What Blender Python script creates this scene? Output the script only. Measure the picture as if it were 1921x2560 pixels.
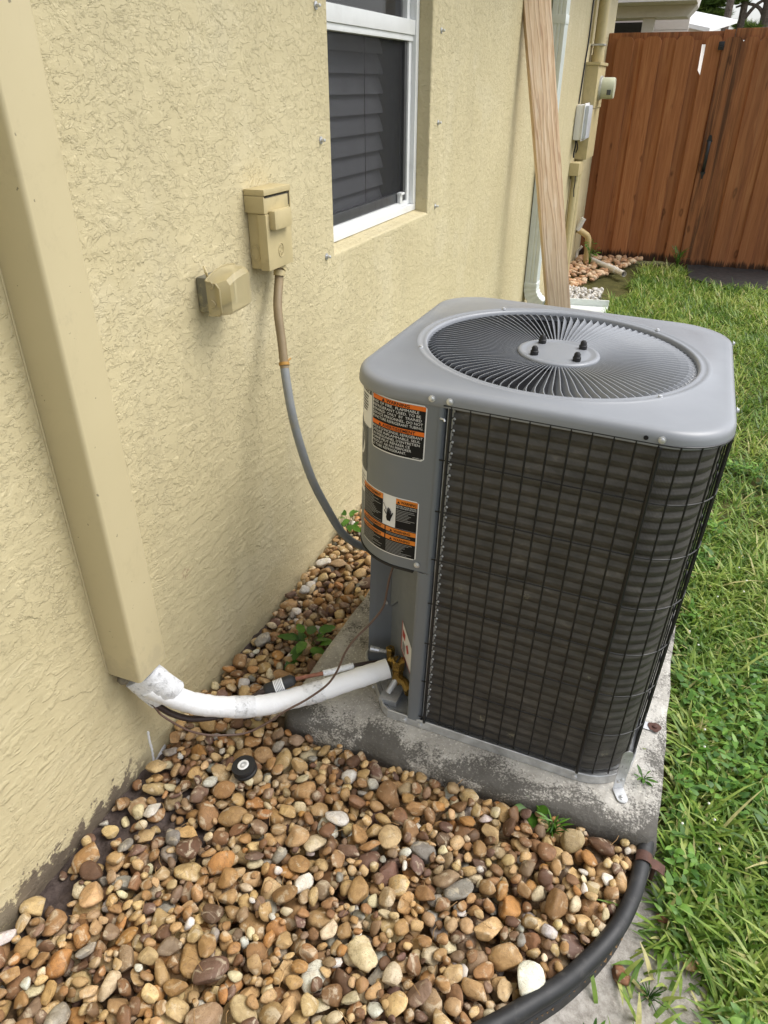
import bpy, bmesh, math, random
import numpy as np
from mathutils import Vector, Matrix, Euler, noise as mnoise

random.seed(7); RNG = np.random.default_rng(11)
for o in list(bpy.data.objects): bpy.data.objects.remove(o)
scene = bpy.context.scene
COL = scene.collection
PI = math.pi

# ---------------------------------------------------------------- camera
F_PX, CX, CY, CH, YAW, PITCH, ROLL = 1784.2, 0.9787, -0.9923, 1.4599, 0.3835, 0.5411, -0.0021
_f = Vector((-math.sin(YAW)*math.cos(PITCH), math.cos(YAW)*math.cos(PITCH), -math.sin(PITCH)))
_r = Vector((math.cos(YAW), math.sin(YAW), 0)); _d = _f.cross(_r)
_r2 = _r*math.cos(ROLL) + _d*math.sin(ROLL); _d2 = _d*math.cos(ROLL) - _r*math.sin(ROLL)
cam_data = bpy.data.cameras.new('camera'); cam = bpy.data.objects.new('camera', cam_data); COL.objects.link(cam)
m = Matrix.Identity(4)
for i in range(3):
    m[i][0] = _r2[i]; m[i][1] = -_d2[i]; m[i][2] = -_f[i]
m[0][3], m[1][3], m[2][3] = CX, CY, CH
cam.matrix_world = m
cam_data.sensor_fit = 'HORIZONTAL'; cam_data.sensor_width = 36.0
cam_data.lens = 36.0*F_PX/1921.0
cam_data.clip_start = 0.02; cam_data.clip_end = 2000
scene.camera = cam
scene.render.resolution_x = 768; scene.render.resolution_y = 1024

# ---------------------------------------------------------------- sky, sun, exposure
SUN_EL, SUN_AZ = math.radians(56), math.radians(22)      # azimuth measured from +x toward +y
sun_dir = Vector((math.cos(SUN_EL)*math.cos(SUN_AZ), math.cos(SUN_EL)*math.sin(SUN_AZ), math.sin(SUN_EL)))
world = bpy.data.worlds.new('World'); scene.world = world; world.use_nodes = True
wn, wl = world.node_tree.nodes, world.node_tree.links
wn.clear()
w_out = wn.new('ShaderNodeOutputWorld'); w_bg = wn.new('ShaderNodeBackground'); w_sky = wn.new('ShaderNodeTexSky')
w_sky.sky_type = 'NISHITA'; w_sky.sun_disc = False
w_sky.sun_elevation = SUN_EL; w_sky.sun_rotation = math.radians(90) - SUN_AZ
w_sky.dust_density = 3.0; w_sky.air_density = 1.0
w_hs = wn.new('ShaderNodeHueSaturation'); w_hs.inputs['Saturation'].default_value = 0.30
w_bg.inputs['Strength'].default_value = 0.15
wl.new(w_sky.outputs[0], w_hs.inputs['Color']); wl.new(w_hs.outputs[0], w_bg.inputs['Color']); wl.new(w_bg.outputs[0], w_out.inputs['Surface'])
sl = bpy.data.lights.new('sun', 'SUN'); sl.energy = 1.3; sl.angle = math.radians(38); sl.color = (1.0, 0.98, 0.95)
sun = bpy.data.objects.new('sun', sl); COL.objects.link(sun)
sun.rotation_euler = sun_dir.to_track_quat('Z', 'Y').to_euler()
scene.view_settings.view_transform = 'Standard'; scene.view_settings.look = 'None'
scene.view_settings.exposure = 0.82; scene.view_settings.gamma = 1.0
scene.view_settings.use_curve_mapping = False
scene.cycles.max_bounces = 8; scene.cycles.transparent_max_bounces = 12

# ---------------------------------------------------------------- helpers
def srgb(r, g, b):
    return tuple(((c/255)/12.92 if c/255 <= 0.04045 else ((c/255+0.055)/1.055)**2.4) for c in (r, g, b))

ORIGIN = {}
def thing(name, label, cat, loc=(0, 0, 0), rot=(0, 0, 0), group=None, kind=None):
    o = bpy.data.objects.new(name, None); COL.objects.link(o)
    o.location = loc; o.rotation_euler = rot; o.empty_display_size = 0.05
    if label: o['label'] = label
    if cat: o['category'] = cat
    if group: o['group'] = group
    if kind: o['kind'] = kind
    ORIGIN[o.name] = Vector(loc)
    return o
def tag(o, label=None, cat=None, group=None, kind=None):
    if label: o['label'] = label
    if cat: o['category'] = cat
    if group: o['group'] = group
    if kind: o['kind'] = kind
    return o
def root_origin(p):
    while p.parent is not None: p = p.parent
    return ORIGIN.get(p.name, Vector(p.location))

class MB:
    """collects geometry for one mesh object"""
    def __init__(s): s.v = []; s.f = []; s.m = []; s.sm = []
    def add(s, vs, fs, mi=0, smooth=False):
        b = len(s.v); s.v.extend([tuple(p) for p in vs])
        for f in fs: s.f.append(tuple(b+i for i in f)); s.m.append(mi); s.sm.append(smooth)
        return s
    def box(s, a, b, mi=0, bev=0.0, rot=None, at=None):
        bm = bmesh.new(); bmesh.ops.create_cube(bm, size=1)
        sx, sy, sz = (b[i]-a[i] for i in range(3)); c = [(a[i]+b[i])/2 for i in range(3)]
        for v in bm.verts: v.co = Vector((v.co.x*sx, v.co.y*sy, v.co.z*sz))
        if bev > 0: bmesh.ops.bevel(bm, geom=bm.edges[:], offset=min(bev, min(abs(sx), abs(sy), abs(sz))*0.45), segments=2, profile=0.7, affect='EDGES')
        M = Matrix.Translation(c) if rot is None else Matrix.Translation(c) @ rot.to_matrix().to_4x4()
        bm.verts.index_update()
        s.add([M @ v.co for v in bm.verts], [[v.index for v in f.verts] for f in bm.faces], mi, bev > 0)
        bm.free(); return s
    def tube(s, pts, r, n=10, mi=0, cap=True, flat=1.0, up=None):
        pts = [Vector(p) for p in pts]; rs = r if hasattr(r, '__len__') else [r]*len(pts)
        vs = []; ref = None
        for i, p in enumerate(pts):
            t = (pts[min(i+1, len(pts)-1)] - pts[max(i-1, 0)]).normalized()
            if ref is None:
                ref = Vector(up) if up else (Vector((0, 0, 1)) if abs(t.z) < .9 else Vector((1, 0, 0)))
            u = (ref - t*ref.dot(t)).normalized(); w = t.cross(u); ref = u
            for k in range(n):
                a = 2*PI*k/n; vs.append(p + u*math.cos(a)*rs[i] + w*math.sin(a)*rs[i]*flat)
        fs = []
        for i in range(len(pts)-1):
            for k in range(n):
                fs.append((i*n+k, i*n+(k+1) % n, (i+1)*n+(k+1) % n, (i+1)*n+k))
        s.add(vs, fs, mi, True)
        if cap:
            b = len(s.v)
            s.add(vs[:n], [tuple(range(n))[::-1]], mi); s.add(vs[-n:], [tuple(range(n))], mi)
        return s
    def lathe(s, prof, c=(0, 0, 0), axis='z', n=24, mi=0, M=None, smooth=True):
        """prof: list of (radius, height)"""
        vs = []
        for r_, h in prof:
            for k in range(n):
                a = 2*PI*k/n; p = Vector((r_*math.cos(a), r_*math.sin(a), h))
                if axis == 'x': p = Vector((p.z, p.x, p.y))
                if axis == 'y': p = Vector((p.x, p.z, p.y))
                if M is not None: p = M @ p
                vs.append(p + Vector(c))
        fs = []
        for i in range(len(prof)-1):
            for k in range(n): fs.append((i*n+k, i*n+(k+1) % n, (i+1)*n+(k+1) % n, (i+1)*n+k))
        fs.append(tuple(range(n))[::-1]); L = (len(prof)-1)*n; fs.append(tuple(L+k for k in range(n)))
        return s.add(vs, fs, mi, smooth)
    def prism(s, poly, z0, z1, mi=0, plane='xy'):
        n = len(poly)
        def P(a, b, c): return {'xy': (a, b, c), 'yz': (c, a, b), 'xz': (a, c, b)}[plane]
        vs = [P(a, b, z0) for a, b in poly] + [P(a, b, z1) for a, b in poly]
        fs = [tuple(range(n))[::-1], tuple(range(n, 2*n))] + [(i, (i+1) % n, n+(i+1) % n, n+i) for i in range(n)]
        return s.add(vs, fs, mi)
    def sheet(s, prof, z0, z1, thick=0.0, mi=0, smooth=True, nz=1):
        """open profile (x,y list) extruded along z, optional thickness to the left"""
        n = len(prof); vs = []
        zs = [z0+(z1-z0)*k/nz for k in range(nz+1)]
        for z_ in zs: vs += [(x, y, z_) for x, y in prof]
        fs = [(k*n+i, k*n+i+1, (k+1)*n+i+1, (k+1)*n+i) for k in range(nz) for i in range(n-1)]
        return s.add(vs, fs, mi, smooth)
    def build(s, name, mats, parent=None, world=True, origin=None, auto=35):
        if not isinstance(mats, (list, tuple)): mats = [mats]
        off = Vector((0, 0, 0))
        if parent is not None and world: off = root_origin(parent)
        if parent is None and origin is not None: off = Vector(origin)
        me = bpy.data.meshes.new(name)
        me.from_pydata([(p[0]-off.x, p[1]-off.y, p[2]-off.z) for p in s.v], [], s.f)
        for mt in mats: me.materials.append(mt)
        me.polygons.foreach_set('material_index', s.m); me.polygons.foreach_set('use_smooth', s.sm)
        bm = bmesh.new(); bm.from_mesh(me); bmesh.ops.recalc_face_normals(bm, faces=bm.faces[:])
        ca = math.radians(auto)
        for e in bm.edges:
            if len(e.link_faces) == 2 and e.calc_face_angle(0) > ca: e.smooth = False
        bm.to_mesh(me); bm.free(); me.update()
        o = bpy.data.objects.new(name, me); COL.objects.link(o)
        if parent is not None: o.parent = parent
        else:
            o.location = off
            ORIGIN[o.name] = Vector(off)
        return o

def spline(pts, n=8):
    """Catmull-Rom through points"""
    P = [Vector(p) for p in pts]; P = [P[0]*2-P[1]] + P + [P[-1]*2-P[-2]]; out = []
    for i in range(1, len(P)-2):
        for k in range(n):
            t = k/n; a, b, c, d = P[i-1], P[i], P[i+1], P[i+2]
            out.append(0.5*((2*b) + (c-a)*t + (2*a-5*b+4*c-d)*t*t + (3*b-a-3*c+d)*t**3))
    out.append(P[-2]); return out

# ---------------------------------------------------------------- materials
def new_mat(name):
    mt = bpy.data.materials.new(name); mt.use_nodes = True
    nt = mt.node_tree; b = nt.nodes['Principled BSDF']
    return mt, nt.nodes, nt.links, b
def N(nodes, t, **kw):
    n = nodes.new(t)
    for k, v in kw.items():
        if k in n.inputs: n.inputs[k].default_value = v
        else: setattr(n, k, v)
    return n
def noise(nodes, links, vec, scale, detail=4, rough=.55, dist=0.0):
    n = N(nodes, 'ShaderNodeTexNoise'); n.inputs['Scale'].default_value = scale; n.inputs['Detail'].default_value = detail
    n.inputs['Roughness'].default_value = rough; n.inputs['Distortion'].default_value = dist
    links.new(vec, n.inputs['Vector']); return n.outputs['Fac']
def ramp(nodes, links, fac, stops, interp='LINEAR'):
    r = nodes.new('ShaderNodeValToRGB'); r.color_ramp.interpolation = interp
    while len(r.color_ramp.elements) < len(stops): r.color_ramp.elements.new(0.5)
    for e, (p, c) in zip(r.color_ramp.elements, stops):
        e.position = p; e.color = (c[0], c[1], c[2], 1) if hasattr(c, '__len__') else (c, c, c, 1)
    links.new(fac, r.inputs['Fac']); return r.outputs['Color']
def mixc(nodes, links, fac, a, b, mode='MIX'):
    mx = nodes.new('ShaderNodeMix'); mx.data_type = 'RGBA'; mx.blend_type = mode
    for sock, v in ((0, fac), (6, a), (7, b)):
        if hasattr(v, 'is_linked'): links.new(v, mx.inputs[sock])
        else: mx.inputs[sock].default_value = v if not hasattr(v, '__len__') else (*v[:3], 1)
    return mx.outputs[2]
def math_(nodes, links, op, a, b=None, clamp=False):
    n = nodes.new('ShaderNodeMath'); n.operation = op; n.use_clamp = clamp
    for i, v in enumerate((a, b)):
        if v is None: continue
        if hasattr(v, 'is_linked'): links.new(v, n.inputs[i])
        else: n.inputs[i].default_value = v
    return n.outputs[0]
def maprange(nodes, links, v, a, b, c=0, d=1, smooth=True):
    n = nodes.new('ShaderNodeMapRange'); n.interpolation_type = 'SMOOTHSTEP' if smooth else 'LINEAR'
    links.new(v, n.inputs[0])
    for i, x in enumerate((a, b, c, d)): n.inputs[i+1].default_value = x
    return n.outputs[0]
def bump(nodes, links, b, h, strength, dist, normal=None):
    n = nodes.new('ShaderNodeBump'); n.inputs['Strength'].default_value = strength; n.inputs['Distance'].default_value = dist
    links.new(h, n.inputs['Height'])
    if normal is not None: links.new(normal, n.inputs['Normal'])
    links.new(n.outputs[0], b.inputs['Normal']); return n.outputs[0]
def coord(nodes, links, kind='Object', scale=None, loc=None, rot=None):
    tc = nodes.new('ShaderNodeTexCoord'); v = tc.outputs[kind]
    if scale or loc or rot:
        mp = nodes.new('ShaderNodeMapping')
        if scale: mp.inputs['Scale'].default_value = scale
        if loc: mp.inputs['Location'].default_value = loc
        if rot: mp.inputs['Rotation'].default_value = rot
        links.new(v, mp.inputs['Vector']); v = mp.outputs[0]
    return v

def simple(name, col, rough=.5, metal=0.0, var=.12, vscale=12, bstr=0.0, bscale=80, bdist=.002, dirt=None, dscale=6, damt=.4, spec=.5, coat=0):
    mt, n, l, b = new_mat(name)
    v = coord(n, l)
    f = noise(n, l, v, vscale, 5, .6)
    lo = tuple(c*(1-var) for c in col); hi = tuple(min(1, c*(1+var)) for c in col)
    c = ramp(n, l, f, [(.3, lo), (.7, hi)])
    if dirt:
        d = noise(n, l, v, dscale, 8, .7, .4)
        c = mixc(n, l, math_(n, l, 'MULTIPLY', maprange(n, l, d, .5, .72), damt), c, dirt)
    l.new(c, b.inputs['Base Color'])
    b.inputs['Metallic'].default_value = metal; b.inputs['Specular IOR Level'].default_value = spec
    rr = maprange(n, l, noise(n, l, v, vscale*2.3, 4), .3, .7, max(.02, rough-.07), min(1, rough+.07)); l.new(rr, b.inputs['Roughness'])
    if coat: b.inputs['Coat Weight'].default_value = coat
    if bstr: bump(n, l, b, noise(n, l, v, bscale, 5, .6), bstr, bdist)
    return mt

def mat_stucco():
    mt, n, l, b = new_mat('stucco_cream')
    g = n.new('ShaderNodeNewGeometry'); P = g.outputs['Position']
    sep = n.new('ShaderNodeSeparateXYZ'); l.new(P, sep.inputs[0])
    # trowel direction swings from level (high) to slanted (low)
    def layer(sc, rot, stretch, lo, hi, detail, dist):
        mp = n.new('ShaderNodeMapping'); mp.inputs['Rotation'].default_value = (rot, 0, 0); mp.inputs['Scale'].default_value = (sc, sc*stretch, sc)
        l.new(P, mp.inputs['Vector'])
        f = noise(n, l, mp.outputs[0], 1.0, detail, .62, dist)
        return f, maprange(n, l, f, lo, hi)
    f1, h1 = layer(30, .08, .50, .492, .510, 6, .4)
    f2, h2 = layer(34, -.66, .30, .485, .520, 4, .4)
    f3, h3 = layer(58, .10, .60, .494, .520, 5, .3)
    low = maprange(n, l, sep.outputs[2], .30, .95)
    slant = math_(n, l, 'ADD', math_(n, l, 'MULTIPLY', low, -.45), noise(n, l, P, 1.8, 2))
    zm = maprange(n, l, slant, .16, .38)
    def mixf(fac, x, y):
        mm = n.new('ShaderNodeMix'); mm.data_type = 'FLOAT'; l.new(fac, mm.inputs[0]); l.new(x, mm.inputs[2]); l.new(y, mm.inputs[3]); return mm.outputs[0]
    mk = noise(n, l, P, 24, 4, .65, .3); mk2 = noise(n, l, P, 4.5, 3, .6)
    m1 = math_(n, l, 'MULTIPLY', maprange(n, l, mk, .42, .60, .08, 1), maprange(n, l, mk2, .36, .56, .45, 1.15))
    m2 = math_(n, l, 'MULTIPLY', maprange(n, l, mk, .58, .42, .0, .85), maprange(n, l, mk2, .62, .42, .35, 1.1))
    h = math_(n, l, 'MULTIPLY', math_(n, l, 'MULTIPLY', mixf(zm, h1, math_(n, l, 'MULTIPLY', h2, .75)), m1), .78)
    h = math_(n, l, 'ADD', h, math_(n, l, 'MULTIPLY', math_(n, l, 'MULTIPLY', h3, math_(n, l, 'SUBTRACT', 1.0, math_(n, l, 'MULTIPLY', zm, .6))), m2))
    h = math_(n, l, 'ADD', h, math_(n, l, 'MULTIPLY', f2, .8))
    fine = noise(n, l, P, 330, 2, .6)
    h = math_(n, l, 'ADD', h, math_(n, l, 'MULTIPLY', fine, .10))
    bump(n, l, b, h, .68, .0038)
    c = ramp(n, l, noise(n, l, P, 2.2, 6, .6), [(.3, (.520, .447, .266)), (.7, (.575, .500, .308))])
    c = mixc(n, l, math_(n, l, 'MULTIPLY', maprange(n, l, noise(n, l, P, 26, 6, .7), .55, .75), .18), c, (.42, .35, .21))
    stk = n.new('ShaderNodeMapping'); stk.inputs['Scale'].default_value = (1, 9, .7); l.new(P, stk.inputs['Vector'])
    c = mixc(n, l, math_(n, l, 'MULTIPLY', maprange(n, l, noise(n, l, stk.outputs[0], 1.6, 5, .65), .45, .72), .22), c, (.40, .345, .215))
    c = mixc(n, l, math_(n, l, 'MULTIPLY', maprange(n, l, noise(n, l, P, 3.1, 4, .6), .52, .66), .25), c, (.64, .575, .40))
    # soil splashed up on the foot of the wall, strongest beside the bare soil
    sp = noise(n, l, P, 34, 8, .72, .3); big = noise(n, l, P, 7, 3)
    hgt = maprange(n, l, sep.outputs[2], .0, .17, .30, -.10, False)
    yy = maprange(n, l, sep.outputs[1], -.06, -.20); yy2 = maprange(n, l, sep.outputs[1], -.85, -.45)
    amt = math_(n, l, 'ADD', math_(n, l, 'MULTIPLY', sp, .7), math_(n, l, 'MULTIPLY', big, .4))
    amt = math_(n, l, 'ADD', amt, hgt)
    amt = math_(n, l, 'MULTIPLY', maprange(n, l, amt, .66, .72), math_(n, l, 'MULTIPLY', yy, yy2))
    c = mixc(n, l, math_(n, l, 'MULTIPLY', amt, .85), c, srgb(78, 66, 62))
    # fine specks near the foot
    sk = noise(n, l, P, 150, 2, .5)
    sk = math_(n, l, 'MULTIPLY', maprange(n, l, sk, .69, .73), maprange(n, l, sep.outputs[2], .38, .02))
    c = mixc(n, l, math_(n, l, 'MULTIPLY', sk, .6), c, srgb(96, 76, 55))
    # faded red smear
    vd = n.new('ShaderNodeVectorMath'); vd.operation = 'DISTANCE'; l.new(P, vd.inputs[0]); vd.inputs[1].default_value = (0, .14, .433)
    rs = math_(n, l, 'MULTIPLY', maprange(n, l, vd.outputs['Value'], .022, .004), maprange(n, l, noise(n, l, P, 120, 4), .45, .6))
    c = mixc(n, l, math_(n, l, 'MULTIPLY', rs, .5), c, srgb(120, 60, 55))
    l.new(c, b.inputs['Base Color']); b.inputs['Roughness'].default_value = .62; b.inputs['Specular IOR Level'].default_value = .35
    return mt

def mat_concrete():
    mt, n, l, b = new_mat('weathered_concrete')
    v = coord(n, l)
    a = noise(n, l, v, 7, 9, .72, .3)
    c = ramp(n, l, a, [(.28, srgb(122, 118, 112)), (.5, srgb(166, 162, 154)), (.72, srgb(200, 197, 190))])
    agg = noise(n, l, v, 150, 4, .7)
    c = mixc(n, l, maprange(n, l, agg, .57, .64), c, srgb(206, 202, 192))
    # dark mould patches
    d = noise(n, l, v, 5.5, 8, .75, .6); sp = n.new('ShaderNodeSeparateXYZ'); l.new(v, sp.inputs[0])
    edge = maprange(n, l, sp.outputs[1], -.34, -.46, 0, .20)
    edge2 = maprange(n, l, sp.outputs[0], .33, .46, 0, .10)
    dd = math_(n, l, 'ADD', math_(n, l, 'ADD', d, edge), edge2)
    fine = noise(n, l, v, 210, 3, .65)
    dd = math_(n, l, 'ADD', dd, math_(n, l, 'MULTIPLY', math_(n, l, 'SUBTRACT', fine, .5), .45))
    c = mixc(n, l, math_(n, l, 'MULTIPLY', maprange(n, l, dd, .53, .68), .85), c, srgb(56, 53, 48))
    l.new(c, b.inputs['Base Color']); b.inputs['Roughness'].default_value = .85
    pit = noise(n, l, v, 95, 6, .75)
    vo = N(n, 'ShaderNodeTexVoronoi', Scale=85.0); l.new(v, vo.inputs['Vector'])
    h = math_(n, l, 'ADD', pit, math_(n, l, 'MULTIPLY', vo.outputs['Distance'], .5))
    bump(n, l, b, h, .7, .004)
    return mt

def mat_pebble(joined):
    mt, n, l, b = new_mat('river_pebble_loose' if joined else 'river_pebble')
    if joined:
        at = n.new('ShaderNodeAttribute'); at.attribute_name = 'tint'; tint = at.outputs['Color']; rnd = at.outputs['Alpha']
        g = n.new('ShaderNodeNewGeometry'); v0 = g.outputs['Position']
    else:
        oi = n.new('ShaderNodeObjectInfo'); tint = oi.outputs['Color']; rnd = oi.outputs['Random']
        g = n.new('ShaderNodeNewGeometry'); v0 = g.outputs['Position']
    off = n.new('ShaderNodeVectorMath'); off.operation = 'ADD'; l.new(v0, off.inputs[0])
    cmb = n.new('ShaderNodeCombineXYZ')
    l.new(math_(n, l, 'MULTIPLY', rnd, 17.0), cmb.inputs[0]); l.new(math_(n, l, 'MULTIPLY', rnd, 31.0), cmb.inputs[1]); l.new(cmb.outputs[0], off.inputs[1])
    v = off.outputs[0]
    a = noise(n, l, v, 55, 7, .68, .5)
    c = mixc(n, l, maprange(n, l, a, .38, .66, .0, .75), mixc(n, l, .5, tint, (.30, .20, .11), 'MULTIPLY'), tint)
    c = mixc(n, l, .85, tint, c)
    pale = noise(n, l, v, 38, 5, .6, .8)
    c = mixc(n, l, math_(n, l, 'MULTIPLY', maprange(n, l, pale, .54, .66), .55), c, (.62, .53, .38))
    rust = noise(n, l, v, 30, 5, .6, .5)
    c = mixc(n, l, math_(n, l, 'MULTIPLY', maprange(n, l, rust, .62, .76), .32), c, (.38, .22, .09))
    vein = math_(n, l, 'ABSOLUTE', math_(n, l, 'SUBTRACT', noise(n, l, v, 42, 4, .6, 1.2), .5))
    c = mixc(n, l, math_(n, l, 'MULTIPLY', maprange(n, l, vein, .016, .0), .5), c, (.09, .055, .03))
    speck = noise(n, l, v, 480, 2, .5)
    c = mixc(n, l, math_(n, l, 'MULTIPLY', maprange(n, l, speck, .6, .7), .28), c, (.10, .07, .045))
    l.new(c, b.inputs['Base Color'])
    l.new(maprange(n, l, noise(n, l, v, 20, 3), .35, .65, .55, .82), b.inputs['Roughness'])
    b.inputs['Specular IOR Level'].default_value = .45
    h = math_(n, l, 'ADD', noise(n, l, v, 130, 6, .7), math_(n, l, 'MULTIPLY', a, 1.2))
    bump(n, l, b, h, .55, .0028)
    return mt

def mat_wood_plank():
    mt, n, l, b = new_mat('raw_weathered_lumber')
    v = coord(n, l, 'Object', scale=(14, 14, 1.2))
    w = noise(n, l, v, 3.2, 7, .62, .9)
    ring = n.new('ShaderNodeTexWave'); ring.wave_type = 'BANDS'; ring.bands_direction = 'X'
    v2 = coord(n, l, 'Object', scale=(1, 1, .09)); l.new(v2, ring.inputs['Vector'])
    ring.inputs['Scale'].default_value = 13; ring.inputs['Distortion'].default_value = 11; ring.inputs['Detail'].default_value = 4; ring.inputs['Detail Scale'].default_value = 1.6
    c = ramp(n, l, w, [(.25, srgb(180, 146, 114)), (.5, srgb(216, 188, 156)), (.75, srgb(234, 216, 194))])
    c = mixc(n, l, math_(n, l, 'MULTIPLY', maprange(n, l, ring.outputs['Fac'], .78, .99), .5), c, srgb(156, 112, 84))
    # greyed lower end
    v3 = coord(n, l, 'Object'); sp = n.new('ShaderNodeSeparateXYZ'); l.new(v3, sp.inputs[0])
    gz = math_(n, l, 'ADD', maprange(n, l, sp.outputs[2], 1.05, .25, 0, .75), math_(n, l, 'MULTIPLY', math_(n, l, 'SUBTRACT', noise(n, l, v3, 5, 5), .5), .5))
    c = mixc(n, l, math_(n, l, 'MULTIPLY', gz, .8, True), c, srgb(150, 138, 124))
    crack = noise(n, l, coord(n, l, 'Object', scale=(60, 60, 2.4)), 1.6, 4, .6)
    c = mixc(n, l, math_(n, l, 'MULTIPLY', maprange(n, l, crack, .66, .74), .8), c, srgb(78, 52, 36))
    l.new(c, b.inputs['Base Color']); b.inputs['Roughness'].default_value = .8
    bump(n, l, b, math_(n, l, 'ADD', w, ring.outputs['Fac']), .35, .002)
    return mt

def mat_fence():
    mt, n, l, b = new_mat('stained_fence_wood')
    oi = n.new('ShaderNodeObjectInfo')
    tc = n.new('ShaderNodeTexCoord'); ad = n.new('ShaderNodeVectorMath'); ad.operation = 'ADD'
    cb = n.new('ShaderNodeCombineXYZ'); l.new(math_(n, l, 'MULTIPLY', oi.outputs['Random'], 13), cb.inputs[0]); l.new(math_(n, l, 'MULTIPLY', oi.outputs['Random'], 29), cb.inputs[2])
    l.new(tc.outputs['Object'], ad.inputs[0]); l.new(cb.outputs[0], ad.inputs[1]); V = ad.outputs[0]
    mp = n.new('ShaderNodeMapping'); mp.inputs['Scale'].default_value = (30, 30, 1.3); l.new(V, mp.inputs['Vector'])
    gr = noise(n, l, mp.outputs[0], 1.6, 7, .65, .8)
    c = ramp(n, l, gr, [(.25, srgb(124, 76, 46)), (.5, srgb(168, 109, 69)), (.78, srgb(190, 136, 91))])
    c = mixc(n, l, maprange(n, l, oi.outputs['Random'], 0, 1, .0, .55, False), c, srgb(128, 80, 50))
    # knots
    vo = N(n, 'ShaderNodeTexVoronoi'); vo.inputs['Scale'].default_value = 1.0
    mk = n.new('ShaderNodeMapping'); mk.inputs['Scale'].default_value = (7.5, 7.5, 3.2); l.new(V, mk.inputs['Vector'])
    dn = n.new('ShaderNodeVectorMath'); dn.operation = 'ADD'; l.new(mk.outputs[0], dn.inputs[0]); 
    nz = N(n, 'ShaderNodeTexNoise', Scale=2.0); l.new(mk.outputs[0], nz.inputs['Vector']); sc = n.new('ShaderNodeVectorMath'); sc.operation = 'SCALE'; l.new(nz.outputs['Color'], sc.inputs[0]); sc.inputs['Scale'].default_value = .35
    l.new(sc.outputs[0], dn.inputs[1]); l.new(dn.outputs[0], vo.inputs['Vector'])
    kd = vo.outputs['Distance']
    knot = math_(n, l, 'MULTIPLY', maprange(n, l, kd, .17, .08), maprange(n, l, kd, .0, .10, .35, 1))
    c = mixc(n, l, math_(n, l, 'MULTIPLY', knot, .6), c, srgb(66, 36, 18))
    # mould stains at the foot and on some boards; painted shade on the rails
    sp = n.new('ShaderNodeSeparateXYZ'); l.new(tc.outputs['Object'], sp.inputs[0])
    ft = math_(n, l, 'ADD', maprange(n, l, sp.outputs[2], .16, .02, 0, .42), math_(n, l, 'MULTIPLY', noise(n, l, mp.outputs[0], 2.4, 6, .7), .75))
    c = mixc(n, l, math_(n, l, 'MULTIPLY', maprange(n, l, ft, .62, .78), .9), c, srgb(34, 27, 22))
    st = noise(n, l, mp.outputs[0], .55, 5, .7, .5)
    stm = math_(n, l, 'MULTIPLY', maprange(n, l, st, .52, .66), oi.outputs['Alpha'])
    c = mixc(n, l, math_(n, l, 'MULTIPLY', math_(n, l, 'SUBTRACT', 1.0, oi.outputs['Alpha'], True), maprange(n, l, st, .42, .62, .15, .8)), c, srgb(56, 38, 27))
    l.new(c, b.inputs['Base Color']); b.inputs['Roughness'].default_value = .72; b.inputs['Specular IOR Level'].default_value = .3
    bump(n, l, b, gr, .3, .002)
    return mt

def mat_ground():
    mt, n, l, b = new_mat('ground_soil')
    g = n.new('ShaderNodeNewGeometry'); P = g.outputs['Position']
    a = noise(n, l, P, 9, 6, .65)
    c = ramp(n, l, a, [(.3, srgb(60, 60, 32)), (.7, srgb(96, 92, 52))])
    vd = n.new('ShaderNodeVectorMath'); vd.operation = 'DISTANCE'; l.new(P, vd.inputs[0]); vd.inputs[1].default_value = (1.14, -.22, -.03)
    m1 = math_(n, l, 'ADD', vd.outputs['Value'], math_(n, l, 'MULTIPLY', math_(n, l, 'SUBTRACT', noise(n, l, P, 12, 5), .5), .25))
    sand = ramp(n, l, noise(n, l, P, 60, 7, .75), [(.3, srgb(132, 126, 118)), (.55, srgb(176, 170, 162)), (.75, srgb(198, 194, 188))])
    c = mixc(n, l, maprange(n, l, m1, .44, .34), c, sand)
    l.new(c, b.inputs['Base Color']); b.inputs['Roughness'].default_value = .95; b.inputs['Specular IOR Level'].default_value = .2
    bump(n, l, b, noise(n, l, P, 90, 7, .75), .8, .006)
    return mt

def mat_leaf(name, stops, trans=.35, attr=True, rough=.5):
    mt, n, l, b = new_mat(name)
    if attr:
        at = n.new('ShaderNodeAttribute'); at.attribute_name = 'tint'; f = at.outputs['Fac']
    else:
        oi = n.new('ShaderNodeObjectInfo'); f = oi.outputs['Random']
    c = ramp(n, l, f, stops)
    g = n.new('ShaderNodeNewGeometry')
    c = mixc(n, l, maprange(n, l, noise(n, l, g.outputs['Position'], 60, 3), .35, .65, 0, .3), c, tuple(x*.6 for x in stops[0][1]))
    l.new(c, b.inputs['Base Color']); b.inputs['Roughness'].default_value = rough; b.inputs['Specular IOR Level'].default_value = .35
    tr = n.new('ShaderNodeBsdfTranslucent'); 
    hs = n.new('ShaderNodeHueSaturation'); hs.inputs['Value'].default_value = 1.35; hs.inputs['Hue'].default_value = .485; l.new(c, hs.inputs['Color']); l.new(hs.outputs[0], tr.inputs['Color'])
    mx = n.new('ShaderNodeMixShader'); mx.inputs[0].default_value = trans
    out = n['Material Output']; l.new(b.outputs[0], mx.inputs[1]); l.new(tr.outputs[0], mx.inputs[2]); l.new(mx.outputs[0], out.inputs['Surface'])
    return mt

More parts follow.
